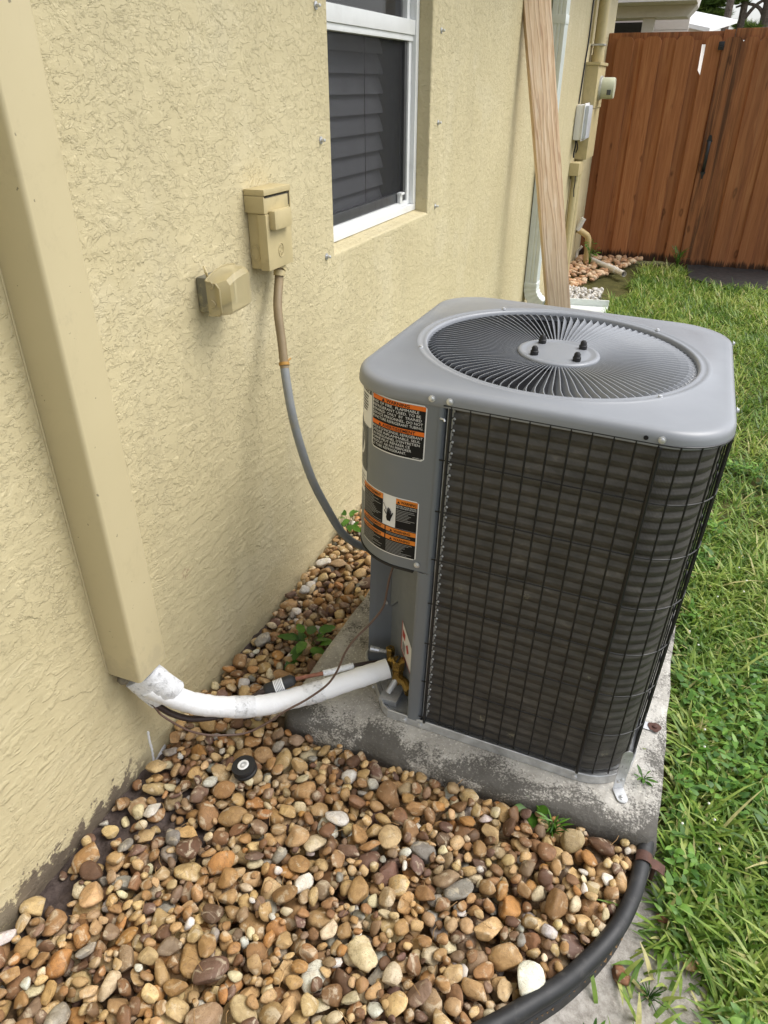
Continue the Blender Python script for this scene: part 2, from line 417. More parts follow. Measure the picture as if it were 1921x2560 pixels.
def mat_coil():
    mt, n, l, b = new_mat('coil_fins')
    v = coord(n, l)
    at = n.new('ShaderNodeUVMap'); at.uv_map = 'UVMap'
    sp = n.new('ShaderNodeSeparateXYZ'); l.new(at.outputs[0], sp.inputs[0])
    vo = coord(n, l, 'UV', scale=(14, 26, 1))
    streak = noise(n, l, vo, 1.0, 5, .7, .3)
    c = ramp(n, l, streak, [(.3, srgb(60, 58, 55)), (.6, srgb(84, 81, 77)), (.8, srgb(126, 121, 113))])
    # combed fin stripes (vertical) that break up from place to place
    stripe = math_(n, l, 'SINE', math_(n, l, 'MULTIPLY', sp.outputs[0], 2*PI*430))
    # crushed fin patches
    vp = coord(n, l, 'UV', scale=(15, 15, 1))
    vor = N(n, 'ShaderNodeTexVoronoi', Scale=.9); l.new(vp, vor.inputs['Vector'])
    pt = math_(n, l, 'MULTIPLY', maprange(n, l, vor.outputs['Distance'], .20, .05), maprange(n, l, noise(n, l, coord(n, l, 'UV', scale=(160, 260, 1)), 1.0, 3), .48, .62))
    sepc = n.new('ShaderNodeSeparateXYZ'); l.new(vor.outputs['Color'], sepc.inputs[0])
    pt = math_(n, l, 'MULTIPLY', pt, maprange(n, l, sepc.outputs[0], .40, .6))
    c = mixc(n, l, math_(n, l, 'MULTIPLY', pt, .75), c, srgb(150, 144, 124))
    l.new(c, b.inputs['Base Color']); b.inputs['Metallic'].default_value = .2; b.inputs['Roughness'].default_value = .45
    h = math_(n, l, 'ADD', math_(n, l, 'MULTIPLY', stripe, .35), streak)
    bump(n, l, b, h, .5, .0012)
    return mt

M = {}
M['stucco'] = mat_stucco()
M['cream'] = simple('cream_painted_metal', (.55, .455, .255), .42, var=.05, vscale=3, bstr=.10, bscale=260, bdist=.001, dirt=(.36, .29, .16), dscale=2.5, damt=.22)
def mat_cover():
    mt, n, l, b = new_mat('cream_painted_metal'); v = coord(n, l)
    c = ramp(n, l, noise(n, l, v, 3, 5, .6), [(.3, (.515, .440, .262)), (.7, (.560, .480, .295))])
    c = mixc(n, l, math_(n, l, 'MULTIPLY', maprange(n, l, noise(n, l, v, 9, 7, .7, .4), .54, .74), .30), c, (.34, .28, .17))
    c = mixc(n, l, math_(n, l, 'MULTIPLY', maprange(n, l, noise(n, l, v, 75, 2, .5), .74, .77), .7), c, (.12, .10, .07))
    sp = n.new('ShaderNodeSeparateXYZ'); l.new(v, sp.inputs[0])
    ft = math_(n, l, 'ADD', maprange(n, l, sp.outputs[2], .14, .0, 0, .22), noise(n, l, v, 24, 6, .7))
    c = mixc(n, l, math_(n, l, 'MULTIPLY', maprange(n, l, ft, .58, .80), .4), c, (.36, .31, .20))
    l.new(c, b.inputs['Base Color']); b.inputs['Roughness'].default_value = .45
    bump(n, l, b, math_(n, l, 'ADD', noise(n, l, v, 5, 2), math_(n, l, 'MULTIPLY', noise(n, l, v, 260, 2), .05)), .25, .006); return mt
M['cream'] = mat_cover()
M['cream_box'] = simple('cream_painted_box', (.50, .415, .225), .5, var=.10, vscale=9, bstr=.12, bscale=200, bdist=.001, dirt=(.26, .21, .12), dscale=9, damt=.5)
M['seam'] = simple('dark_seam', (.03, .028, .025), .8)
M['white_frame'] = simple('white_aluminium', (.74, .75, .75), .35, var=.04, dirt=(.35, .35, .33), dscale=5, damt=.25)
M['white_paint'] = simple('white_paint', (.82, .83, .84), .5, var=.03, bstr=.35, bscale=170, bdist=.0016)
M['white_pipe'] = simple('white_insulation', (.84, .85, .87), .6, var=.03, vscale=20, bstr=.55, bscale=150, bdist=.0022)
M['white_tape'] = simple('white_painted_tape', (.74, .75, .77), .5, var=.12, vscale=60, bstr=.9, bscale=70, bdist=.004, dirt=(.12, .12, .12), dscale=70, damt=.7)
M['ds_white'] = simple('downspout_white', (.66, .70, .68), .35, var=.05, dirt=(.35, .36, .32), dscale=4, damt=.3)
M['screen'] = simple('insect_screen', (.022, .023, .026), .45, var=.1, vscale=3)
M['slat'] = simple('dark_blind', (.23, .235, .26), .5, var=.08)
M['dark'] = simple('dark_interior', (.012, .012, .012), .9)
M['screen_frame'] = simple('bronze_frame', (.05, .052, .056), .4)
M['ac_grey'] = simple('grey_powder_coat', srgb(112, 117, 123), .42, metal=0.0, var=.03, vscale=6, bstr=.05, bscale=500, bdist=.0006, spec=.55)
def mat_cap():
    mt, n, l, b = new_mat('grey_cap_paint'); v = coord(n, l)
    c = ramp(n, l, noise(n, l, v, 5, 5, .6), [(.3, srgb(130, 133, 138)), (.7, srgb(139, 142, 147))])
    l.new(c, b.inputs['Base Color']); b.inputs['Specular IOR Level'].default_value = .5
    l.new(maprange(n, l, noise(n, l, v, 9, 3, .5), .3, .7, .29, .37), b.inputs['Roughness'])
    bump(n, l, b, noise(n, l, v, 3.5, 2), .10, .006)
    return mt
M['ac_cap'] = mat_cap()
M['galv'] = simple('galvanised_steel', (.56, .57, .58), .38, metal=.55, var=.22, vscale=40, bstr=.1, bscale=80, dirt=(.25, .24, .22), dscale=12, damt=.5)
M['pan'] = simple('base_pan_metal', (.36, .375, .39), .45, metal=.4, var=.35, vscale=26, dirt=(.10, .10, .10), dscale=16, damt=.6)
M['wire'] = simple('black_wire', (.010, .010, .011), .48, var=.2, spec=.5)
M['black'] = simple('black_plastic', (.018, .0185, .020), .6, var=.25, vscale=8, bstr=.1, bscale=120, dirt=(.09, .085, .08), dscale=40, damt=.35)
M['rubber'] = simple('black_rubber', (.012, .012, .013), .6, bstr=.2, bscale=150)
M['steel'] = simple('zinc_screw', (.62, .63, .64), .3, metal=.5, var=.1)
M['brass'] = simple('brass', (.33, .215, .06), .32, metal=.85, var=.3, vscale=50, dirt=(.10, .07, .03), dscale=40, damt=.6)
M['copper'] = simple('copper_pipe', (.30, .13, .085), .4, metal=.7, var=.3, vscale=40, dirt=(.05, .03, .03), dscale=30, damt=.6)
M['brown_cable'] = simple('brown_cable', srgb(92, 72, 62), .5, var=.12)
M['brown_tube'] = simple('dark_brown_insulation', srgb(58, 46, 43), .6, var=.1, bstr=.2, bscale=120)
M['conduit'] = simple('grey_flex_conduit', srgb(132, 136, 138), .5, var=.08, vscale=20, dirt=srgb(160, 150, 118), dscale=8, damt=.35)
M['conduit_paint'] = simple('painted_flex_conduit', srgb(134, 117, 88), .6, var=.15, vscale=20)
M['tie'] = simple('yellowed_strap', srgb(176, 132, 62), .6)
M['rust'] = simple('rusty_metal', srgb(84, 56, 46), .8, var=.3, vscale=60, bstr=.4, bscale=150)
M['pvc'] = simple('white_pvc', (.68, .65, .60), .4, var=.06, dirt=(.4, .36, .3), dscale=6, damt=.3)
M['pvc_cream'] = simple('cream_pvc', srgb(196, 172, 122), .5, var=.1, dirt=srgb(110, 100, 70), dscale=9, damt=.4)
M['soil'] = simple('dark_soil', srgb(86, 75, 71), .95, var=.35, vscale=40, bstr=1.0, bscale=110, bdist=.008, spec=.15)
def mat_soil():
    mt, n, l, b = new_mat('bed_soil'); g = n.new('ShaderNodeNewGeometry'); P = g.outputs['Position']
    at = n.new('ShaderNodeAttribute'); at.attribute_name = 'bare'
    s1 = ramp(n, l, noise(n, l, P, 45, 6, .7), [(.3, srgb(66, 57, 54)), (.7, srgb(104, 92, 87))])
    s2 = ramp(n, l, noise(n, l, P, 120, 5, .7), [(.3, srgb(96, 74, 52)), (.7, srgb(160, 132, 98))])
    l.new(mixc(n, l, at.outputs['Fac'], s2, s1), b.inputs['Base Color']); b.inputs['Roughness'].default_value = .95; b.inputs['Specular IOR Level'].default_value = .15
    bump(n, l, b, noise(n, l, P, 110, 6, .7), 1.0, .008); return mt
M['soil'] = mat_soil()
M['concrete'] = mat_concrete()
M['plank'] = mat_wood_plank()
M['fence'] = mat_fence()
M['ground'] = mat_ground()
M['pebble'] = mat_pebble(False); M['pebble_j'] = mat_pebble(True)
M['coil'] = mat_coil()
M['lab_white'] = simple('label_white', (.78, .78, .78), .35, var=.02)
M['lab_black'] = simple('label_black', (.010, .010, .011), .55, var=.05, spec=.2)
M['lab_orange'] = simple('label_orange', srgb(228, 116, 40), .5, var=.03, spec=.25)
M['lab_amber'] = simple('label_amber', srgb(220, 128, 40), .4, var=.03)
M['lab_grey'] = simple('label_grey', srgb(70, 74, 78), .4, var=.03)
M['lab_text'] = simple('label_print_white', (.75, .75, .75), .4, var=.02)
M['lab_fine'] = simple('label_fine_print', (.30, .30, .30), .4, var=.02)
M['lab_red'] = simple('label_red', srgb(170, 60, 50), .4)
M['black_iron'] = simple('black_iron', (.012, .012, .014), .35, spec=.5)
M['house2'] = simple('neighbour_pale_siding', srgb(226, 218, 212), .6, var=.04)
M['house2_trim'] = simple('neighbour_trim', srgb(214, 208, 204), .6, var=.05)
M['house2_dark'] = simple('neighbour_dark', srgb(24, 22, 22), .5)
M['metal_roof'] = simple('pale_metal_roof', srgb(236, 236, 236), .35, var=.03)
M['bark'] = simple('pine_bark', srgb(112, 100, 92), .9, var=.4, vscale=20, bstr=.8, bscale=24, bdist=.03)
M['needle'] = mat_leaf('pine_needles', [(.0, srgb(84, 112, 52)), (.5, srgb(132, 158, 78)), (1, srgb(176, 194, 108))], .3)
M['grass'] = mat_leaf('grass_blades', [(.0, srgb(66, 98, 38)), (.35, srgb(108, 142, 56)), (.62, srgb(150, 172, 80)), (.84, srgb(186, 198, 114)), (1, srgb(208, 198, 140))], .38, rough=.42)
M['broad'] = mat_leaf('clover_leaves', [(.0, srgb(62, 102, 38)), (.6, srgb(100, 144, 54)), (1, srgb(140, 178, 78))], .32, rough=.4)
M['weed'] = mat_leaf('weed_leaves', [(.0, srgb(46, 84, 26)), (1, srgb(96, 140, 46))], .3, attr=False, rough=.38)
M['flower'] = simple('pale_flower', (.75, .77, .66), .6)
mt, n_, l_, b_ = new_mat('clear_glass'); b_.inputs['Base Color'].default_value = (.02, .022, .024, 1); b_.inputs['Roughness'].default_value = .06; b_.inputs['Specular IOR Level'].default_value = .6
M['glass'] = mt
mt, n_, l_, b_ = new_mat('cloudy_plastic'); b_.inputs['Base Color'].default_value = (*srgb(184, 171, 132), 1); b_.inputs['Roughness'].default_value = .32; b_.inputs['Transmission Weight'].default_value = .0
b_.inputs['Alpha'].default_value = .64
M['cloudy'] = mt
mt, n_, l_, b_ = new_mat('window_pane'); b_.inputs['Base Color'].default_value = (.05, .05, .055, 1); b_.inputs['Roughness'].default_value = .05; b_.inputs['Alpha'].default_value = .45; b_.inputs['Specular IOR Level'].default_value = .6
M['pane'] = mt
# ================================================================ SETTING
def grid_sheet(name, x0, x1, y0, y1, nx, ny, zf, mat):
    xs = np.linspace(x0, x1, nx+1); ys = np.linspace(y0, y1, ny+1)
    vs = [(x, y, zf(x, y)) for y in ys for x in xs]
    fs = [(j*(nx+1)+i, j*(nx+1)+i+1, (j+1)*(nx+1)+i+1, (j+1)*(nx+1)+i) for j in range(ny) for i in range(nx)]
    return MB().add(vs, fs, 0, True).build(name, mat)

EDGE = [(1.150, .116), (1.143, .037), (1.134, -.025), (1.115, -.094), (1.083, -.162), (1.035, -.239), (.988, -.296), (.937, -.353), (.87, -.42), (.78, -.50), (.66, -.58), (.50, -.66), (.30, -.72), (.10, -.76), (.0, -.77)]
def ground_z(x, y):
    d = math.hypot(x-1.14, y+.22)
    return -.012 - .022*max(0, 1-d/.5) + .010*mnoise.noise(Vector((x*2.1, y*2.1, 0)))*(1 if abs(x) < 6 else 0)
def ground_sheet():
    xs = [-300, -60, -12, -.05] + list(np.linspace(0.9, 2.2, 27)) + [3, 4.5, 12, 60, 300]
    xs = sorted(set(xs + list(np.linspace(0.0, .9, 10))))
    ys = [-300, -60, -12, -4, -2] + list(np.linspace(-1.2, 1.8, 50)) + list(np.linspace(2, 7, 21)) + [12, 40, 120, 400]
    vs = [(x, y, ground_z(x, y) if (.85 < x < 4 and -1.2 < y < 7) else -.03) for y in ys for x in xs]; n = len(xs)
    fs = [(j*n+i, j*n+i+1, (j+1)*n+i+1, (j+1)*n+i) for j in range(len(ys)-1) for i in range(n-1)]
    o = MB().add(vs, fs, 0, True).build('ground', M['ground']); tag(o, kind='structure'); return o
ground_sheet()

# ---------------------------------------------------------------- the house
house = thing('house', 'cream stucco house wall with a recessed white window', 'house', (0, 1.9, 0))
WY0, WY1, WZ0, WZ1, REC = 1.035, 1.891, 1.018, 2.25, .082
YA, YB, ZA, ZB = -3.0, 6.93, -.12, 2.62
def build_wall():
    bm = bmesh.new()
    ys = [YA, WY0, WY1, YB]; zs = [ZA, WZ0, WZ1, ZB]
    g = [[bm.verts.new((0, y, z)) for y in ys] for z in zs]
    for j in range(3):
        for i in range(3):
            if i == 1 and j == 1: continue
            bm.faces.new((g[j][i], g[j][i+1], g[j+1][i+1], g[j+1][i]))
    inn = [bm.verts.new((-REC, y, z)) for y, z in ((WY0, WZ0+.014), (WY1, WZ0+.014), (WY1, WZ1), (WY0, WZ1))]
    out = [g[1][1], g[1][2], g[2][2], g[2][1]]
    for k in range(4): bm.faces.new((out[k], out[(k+1) % 4], inn[(k+1) % 4], inn[k]))
    # returns of the house behind the far and near corners
    for yy, col in ((YB, 3), (YA, 0)):
        b = [bm.verts.new((-6, yy, z)) for z in (ZA, ZB)]
        a = [g[k][col] for k in range(4)]
        bm.faces.new(a + [b[1], b[0]])
    bmesh.ops.recalc_face_normals(bm, faces=bm.faces[:])
    ed = [e for e in bm.edges if all(v in out for v in e.verts)]
    bmesh.ops.bevel(bm, geom=ed, offset=.009, segments=3, affect='EDGES', profile=.5)
    off = ORIGIN[house.name]
    for v in bm.verts: v.co -= off
    me = bpy.data.meshes.new('wall'); bm.to_mesh(me); bm.free(); me.materials.append(M['stucco'])
    for p in me.polygons: p.use_smooth = True
    me.set_sharp_from_angle(angle=math.radians(50)) if hasattr(me, 'set_sharp_from_angle') else None
    o = bpy.data.objects.new('wall', me); COL.objects.link(o); o.parent = house
build_wall()
# roof edge above the frame
MB().prism([(-3.0, 3.9), (.52, 2.70), (.52, 2.52), (.50, 2.50), (-.002, 2.50), (-.002, 2.62), (-3.0, 3.75)], YA-.3, YB+.3, plane='xz').build('roof_eave', M['house2_trim'], house)
# window
win = MB()
fx = -REC
win.box((fx, WY0+.002, WZ0+.012), (fx+.030, WY1-.002, WZ0+.036), bev=.003)            # sill rail
win.box((fx, WY1-.032, WZ0+.037), (fx+.030, WY1-.002, WZ1-.002), bev=.003)             # right jamb
win.box((fx, WY0+.002, WZ0+.037), (fx+.030, WY0+.032, WZ1-.002), bev=.003)             # left jamb
win.box((fx-.010, WY1-.060, WZ0+.037), (fx+.014, WY1-.0325, 1.605), bev=.003)          # right sash stile
win.box((fx-.010, WY0+.0325, WZ0+.037), (fx+.014, WY0+.060, 1.605), bev=.003)
window = win.build('window', M['white_frame'], house)
MB().box((fx-.012, WY0+.0325, 1.606), (fx+.026, WY1-.0325, 1.650), bev=.003).box((fx-.010, WY0+.033, 1.588), (fx+.020, WY1-.033, 1.6055), bev=.002).build('meeting_rail', M['white_frame'], window)
MB().box((fx-.006, WY0+.061, WZ0+.0365), (fx+.017, WY1-.061, WZ0+.052), bev=.002).build('screen_track', M['white_frame'], window)
MB().box((fx-.008, WY0+.0605, WZ0+.053), (fx+.008, WY1-.0605, WZ0+.085), bev=.003).box((fx-.008, WY1-.085, WZ0+.086), (fx+.008, WY1-.0605, 1.587), bev=.003).build('screen_frame', M['screen_frame'], window)
MB().box((fx+.009, WY1-.15, WZ0+.053), (fx+.022, WY1-.128, WZ0+.083), bev=.002).box((fx+.009, WY1-.155, WZ0+.080), (fx+.028, WY1-.118, WZ0+.088), bev=.002).build('latch_tab', M['white_frame'], window)
mt, n_, l_, b_ = new_mat('screen_mesh'); b_.inputs['Base Color'].default_value = (.03, .031, .034, 1); b_.inputs['Roughness'].default_value = .6; b_.inputs['Alpha'].default_value = .42
M['mesh'] = mt
mt, n_, l_, b_ = new_mat('lower_window_pane'); b_.inputs['Base Color'].default_value = (.05, .05, .055, 1); b_.inputs['Roughness'].default_value = .05; b_.inputs['Alpha'].default_value = .18; b_.inputs['Specular IOR Level'].default_value = .3
M['pane2'] = mt
MB().add([(fx-.001, WY0+.061, WZ0+.086), (fx-.001, WY1-.086, WZ0+.086), (fx-.001, WY1-.086, 1.587), (fx-.001, WY0+.061, 1.587)], [(0, 1, 2, 3)]).build('insect_screen', M['mesh'], window)
MB().box((fx-.016, WY0+.0325, 1.652), (fx-.011, WY1-.0325, 2.22)).build('upper_pane', M['pane'], window)
MB().box((fx-.030, WY0+.0325, WZ0+.05), (fx-.025, WY1-.0325, 1.60)).build('lower_pane', M['pane2'], window)
for ya, yb in ((WY1-.062, WY1-.0325), (WY0+.0325, WY0+.062)): MB().box((fx-.020, ya, 1.651), (fx+.006, yb, 2.22), bev=.003).build('upper_stile', M['white_frame'], window)
MB().box((-.9, WY0-.3, .9), (-.89, WY1+.5, 2.4)).box((-.9, WY0-.31, .9), (fx-.035, WY0-.30, 2.4)).box((-.9, WY1+.5, .9), (fx-.035, WY1+.51, 2.4)).box((-.89, WY0-.29, .89), (fx-.035, WY1+.49, .90)).box((-.89, WY0-.29, 2.4), (fx-.035, WY1+.49, 2.41)).build('dark_room', M['dark'], house)
for yb, zb in ((.967, 1.627), (.967, 1.327), (.975, 1.022), (1.979, 1.625), (1.979, 1.331), (1.979, 1.033)):
    MB().lathe([(.010, 0), (.0095, .0015), (.0045, .002), (.0043, .012), (.0030, .0135)], c=(0.001, yb, zb), axis='x', n=10).build('anchor_bolt', M['galv'], house)
# dried white paint run low on the wall
run = spline([(.0012, -.090, .118), (.0012, -.092, .085), (.0012, -.091, .055), (.0012, -.094, .02), (.0012, -.094, .0)], 5)
MB().tube(run, [.0020+.0016*abs(math.sin(i*1.7)) for i in range(len(run))], 6).build('paint_drip', M['white_paint'], house)
ft = spline([(.001, -.045, .022), (.0012, -.07, .012), (.0014, -.10, .006)], 4)
MB().tube(ft, [.006, .009, .010, .009, .010, .008, .007, .006, .004][:len(ft)], 6, flat=.25, up=(0, 0, 1)).build('paint_drip', M['white_paint'], house)

# blind hanging behind the lower sash
blind = thing('window_blind', 'dark slatted blind behind the insect screen of the window', 'blind', (-.19, 1.45, 1.04))
for k in range(10):
    z0 = 1.065 + .0605*k
    sl_ = []
    for t in range(5):
        a = t/4; sl_.append((-.155 - .026*a + .004*math.sin(a*PI), z0 + .066*a))
    vs = [(x, y, z) for y in (WY0-.1, 1.80) for x, z in sl_]
    vs += [(x-.002, y, z) for x, y, z in vs]
    MB().add(vs, [(i, i+1, 5+i+1, 5+i) for i in range(4)] + [(10+i, 15+i, 15+i+1, 10+i+1) for i in range(4)], 0, True).build('slat', M['slat'], blind)
for yy in (1.30, 1.62):
    MB().tube([(-.150, yy, 1.05), (-.152, yy+.003, 1.35), (-.150, yy, 1.68)], .0013, 6).build('lift_cord', M['dark'], blind)

# ---------------------------------------------------------------- line set cover on the wall
duct = thing('line_cover', 'tall cream metal channel cover running down the stucco wall', 'pipe cover', (.0, -.111, .366))
dp = [(.0015, -.1585), (.078, -.1575), (.0815, -.1560), (.0845, -.1535), (.0855, -.150), (.0855, -.072), (.0845, -.0685), (.0815, -.066), (.078, -.0645), (.0015, -.0635)]
dpi = [(x if x < .01 else x-.002, y+(.002 if y < -.11 else -.002)) for x, y in dp]
mb = MB().sheet(dp, .367, 2.5).sheet(dpi[::-1], .367, 2.5)
n0 = len(dp); mb.add([(x, y, .367) for x, y in dp]+[(x, y, .367) for x, y in dpi], [(i, i+1, n0+i+1, n0+i) for i in range(n0-1)])
mb.build('channel', M['cream'], duct)
MB().tube(spline([(.001, -.1600, .37), (.001, -.1605, .8), (.001, -.1600, 1.3), (.001, -.1605, 2.4)], 4), .0022, 6).build('caulk_bead', M['cream'], duct)
# torn foam and dark hole under the cover
mb = MB()
for k in range(9):
    a = RNG.uniform(0, 1, 3); c = Vector((.006+.02*a[0], -.15+.04*a[1], .335+.03*a[2])); r_ = .010+.007*a[0]
    mb.lathe([(.2*r_, -r_*.6), (.8*r_, -.4*r_), (r_, 0), (.7*r_, .5*r_), (.2*r_, .7*r_)], c=c, n=7, M=Matrix.Rotation(a[1]*5, 3, (1, .4, .2)))
M['foam'] = simple('dirty_foam', srgb(120, 112, 96), .95, var=.5, vscale=60, bstr=1, bscale=120, bdist=.004)
tag(mb.build('foam_plug', M['foam'], None, origin=(.02, -.13, .33)), 'torn dirty foam stuffed in the hole under the cream cover', 'foam')

# ---------------------------------------------------------------- disconnect box
disc = thing('disconnect_box', 'cream painted electrical disconnect box with a raised rounded bump', 'electrical box', (0, .615, 1.068))
MB().box((.0012, .562, 1.070), (.030, .672, 1.236), bev=.003).build('back_box', M['cream_box'], disc)
MB().box((.0305, .557, 1.068), (.054, .677, 1.196), bev=.003).box((.0305, .559, 1.1965), (.052, .675, 1.232), bev=.002).build('door', M['cream_box'], disc)
MB().box((.0012, .553, 1.2365), (.056, .681, 1.250), bev=.003).box((.0012, .553, 1.199), (.0535, .5565, 1.236), bev=.001).box((.0012, .6775, 1.199), (.0535, .681, 1.236), bev=.001).build('rain_hood', M['cream_box'], disc)
MB().box((.0523, .562, 1.2315), (.0532, .672, 1.2335)).box((.0523, .6715, 1.205), (.0532, .673, 1.2315)).build('door_seam', M['seam'], disc)
MB().box((.052, .570, 1.160), (.072, .654, 1.204), bev=.012).build('handle_bump', M['cream_box'], disc)
emb = MB(); ring = [(.0545, .618+.012*math.cos(a), 1.108+.016*math.sin(a)) for a in np.linspace(0, 2*PI, 25)]
emb.tube(ring, .0011, 6, cap=False)
for a in (0, 1, 2, 3):
    emb.tube([(.0545, .618+.004*math.cos(a*PI/2+t), 1.108+.006*math.sin(a*PI/2+t)) if False else (.0545, .618+.0075*math.cos(a*PI/2+.4)+.0028*math.cos(t), 1.108+.0095*math.sin(a*PI/2+.4)+.0035*math.sin(t)) for t in np.linspace(0, 4.5, 8)], .0008, 5)
emb.build('embossed_emblem', M['cream_box'], disc)
kn = MB()
for rr in (.020, .013): kn.tube([(.0155+rr*math.cos(a)*.7, .5612, 1.108+rr*math.sin(a)) for a in np.linspace(0, 2*PI, 21)], .0012, 6, cap=False)
kn.build('knockout', M['cream_box'], disc)

# ---------------------------------------------------------------- flexible conduit
cond = thing('flexible_conduit', 'flexible conduit hanging from the disconnect box, tan above and grey below', 'conduit', (.05, .611, 1.06))
cpts = [(.034, .640, 1.066), (.036, .628, 1.03), (.050, .588, .972), (.072, .558, .896), (.100, .520, .800), (.128, .500, .690), (.165, .500, .556), (.200, .523, .446), (.228, .556, .356), (.262, .605, .292), (.31, .67, .25), (.372, .72, .255)]
cs = spline(cpts, 14)
def ribbed(a, b): 
    seg = cs[a:b]; return seg, [.0112 + .0003*(i % 2) for i in range(len(seg))]
cut = 52
s1, r1 = ribbed(0, cut); s2, r2 = ribbed(cut-1, len(cs))
MB().tube(s1, r1, 12).build('painted_section', M['conduit_paint'], cond)
MB().tube(s2, r2, 12).build('grey_section', M['conduit'], cond)
tdir = (cs[1]-cs[0]).normalized()
MB().tube([cs[0]+Vector((0, 0, .004)), cs[0]-Vector((0, 0, .008)), cs[0]+tdir*.012], [.017, .017, .0165], 8).tube([cs[0]+tdir*.0125, cs[0]+tdir*.026], .0145, 12).build('connector', M['cream_box'], cond)
k = cut-3
MB().tube([cs[k], cs[k+1]], .0135, 12).tube([cs[k]+Vector((.004, .010, 0)), cs[k]+Vector((.006, .024, .004))], .0025, 6).build('strap', M['tie'], cond)

# ---------------------------------------------------------------- weatherproof outlet with bubble cover
outl = thing('outlet_cover', 'weatherproof outlet under a cloudy yellowed plastic bubble cover', 'outlet', (0, .375, 1.02))
MB().box((.0012, .330, 1.022), (.034, .432, 1.098), bev=.006).build('base', simple('grey_outlet_base', srgb(112, 110, 98), .5, dirt=srgb(190, 180, 140), dscale=18, damt=.9), outl)
lid = MB()
Ys = np.linspace(.316, .432, 9)
def lidz(y): t = (y-.374)/.058; return 1.024-.002*t*t, 1.112-.010*t*t+.006*(y-.374)/.058
def lidx(y): t = (y-.374)/.058; return .088-.014*max(0, t)**2 if y > .33 else .070+(y-.316)*1.1
rows = []
for y in Ys:
    z0, z1 = lidz(y); X = lidx(y)
    rows.append([(.036, y, z0), (X-.006, y, z0+.002), (X, y, z0+.009), (X, y, (z0+z1)/2), (X, y, z1-.014), (X-.008, y, z1-.004), (.036, y, z1)])
vs = [p for r_ in rows for p in r_]; fs = [(i*7+k, i*7+k+1, (i+1)*7+k+1, (i+1)*7+k) for i in range(len(rows)-1) for k in range(6)]
fs += [tuple(range(7)), tuple((len(rows)-1)*7+k for k in range(7))]
lid.add(vs, fs, 0, True)
lid_o = lid.build('bubble_cover', M['cloudy'], outl)
lip = MB(); loop = [rows[0][0]] + rows[0][1:6] + [rows[0][6]]
lip.tube([(p[0], p[1]-.001, p[2]) for p in rows[0]], .0020, 6)
lip.tube([(.037, y, lidz(y)[0]-.001) for y in Ys], .002, 6).tube([(.037, y, lidz(y)[1]+.001) for y in Ys], .002, 6)
lip.build('lip', M['cloudy'], outl)
for zz in (1.048, 1.088):
    MB().tube([(.046+.010*math.cos(a), .3135, zz+.008*math.sin(a)) for a in np.linspace(-1.4, 1.4, 9)], .0016, 6).build('latch_clip', M['cloudy'], outl)
MB().box((.0345, .350, 1.032), (.040, .415, 1.094), bev=.004).build('receptacle', simple('receptacle_yellow', srgb(176, 158, 96), .5), outl)
MB().tube([(.030, .335, 1.100), (.034, .325, 1.112), (.028, .330, 1.122), (.020, .345, 1.118)], .003, 6).build('caulk_bead', M['cream_box'], outl)
# ================================================================ CONCRETE PAD + AIR CONDITIONER
AC0 = Vector((0.7402, 0.5430, 0.0899)); AROT = (-0.0081, 0.0289, 0)
ARM = Euler(AROT).to_matrix()
def ac_world(p): return AC0 + ARM @ Vector(p)
def build_pad():
    bm = bmesh.new(); nx, ny = 46, 46
    x0, x1, y0, y1 = -.478, .428, -.447, .50
    top = []
    for j in range(ny+1):
        row = []
        for i in range(nx+1):
            u, v = i/nx, j/ny; x = x0+(x1-x0)*u; y = y0+(y1-y0)*v
            d = min(x-x0, x1-x, y-y0, y1-y)
            w = .006*mnoise.noise(Vector((x*9, y*9, 2)))
            if i in (0, nx): x += w*(1.2)
            if j in (0, ny): y += w*(1.6)
            if i in (0, nx) and j in (0, ny): x += .012*(1 if i == 0 else -1); y += .012*(1 if j == 0 else -1)
            z = -.0012 - (.006 if d < .004 else 0) - (.0018 if d < .024 and d > .004 else 0) - .0012*abs(mnoise.noise(Vector((x*14, y*14, 0))))
            row.append(bm.verts.new((x, y, z)))
        top.append(row)
    for j in range(ny):
        for i in range(nx): bm.faces.new((top[j][i], top[j][i+1], top[j+1][i+1], top[j+1][i]))
    ring = [top[0][i] for i in range(nx+1)] + [top[j][nx] for j in range(1, ny+1)] + [top[ny][i] for i in range(nx-1, -1, -1)] + [top[j][0] for j in range(ny-1, 0, -1)]
    low = []; 
    for lev, out in ((-.045, .004), (-.14, .010)):
        cur = []
        for v in ring:
            c = Vector((v.co.x, v.co.y)); n_ = .006*mnoise.noise(Vector((c.x*13, c.y*13, lev*30)))
            d = c - Vector(((x0+x1)/2, (y0+y1)/2)); s = 1+(out+n_)/.46
            q = Vector(((x0+x1)/2, (y0+y1)/2)) + d*s; cur.append(bm.verts.new((q.x, q.y, lev)))
        prev = low if low else ring
        for k in range(len(ring)): bm.faces.new((prev[k], cur[k], cur[(k+1) % len(ring)], prev[(k+1) % len(ring)]))
        low = cur
    bmesh.ops.recalc_face_normals(bm, faces=bm.faces[:])
    me = bpy.data.meshes.new('concrete_pad'); bm.to_mesh(me); bm.free(); me.materials.append(M['concrete'])
    for p in me.polygons: p.use_smooth = True
    o = bpy.data.objects.new('concrete_pad', me); COL.objects.link(o); o.location = AC0; o.rotation_euler = AROT
    tag(o, 'weathered grey concrete pad under the air conditioner, mould stained', 'concrete pad')
build_pad()

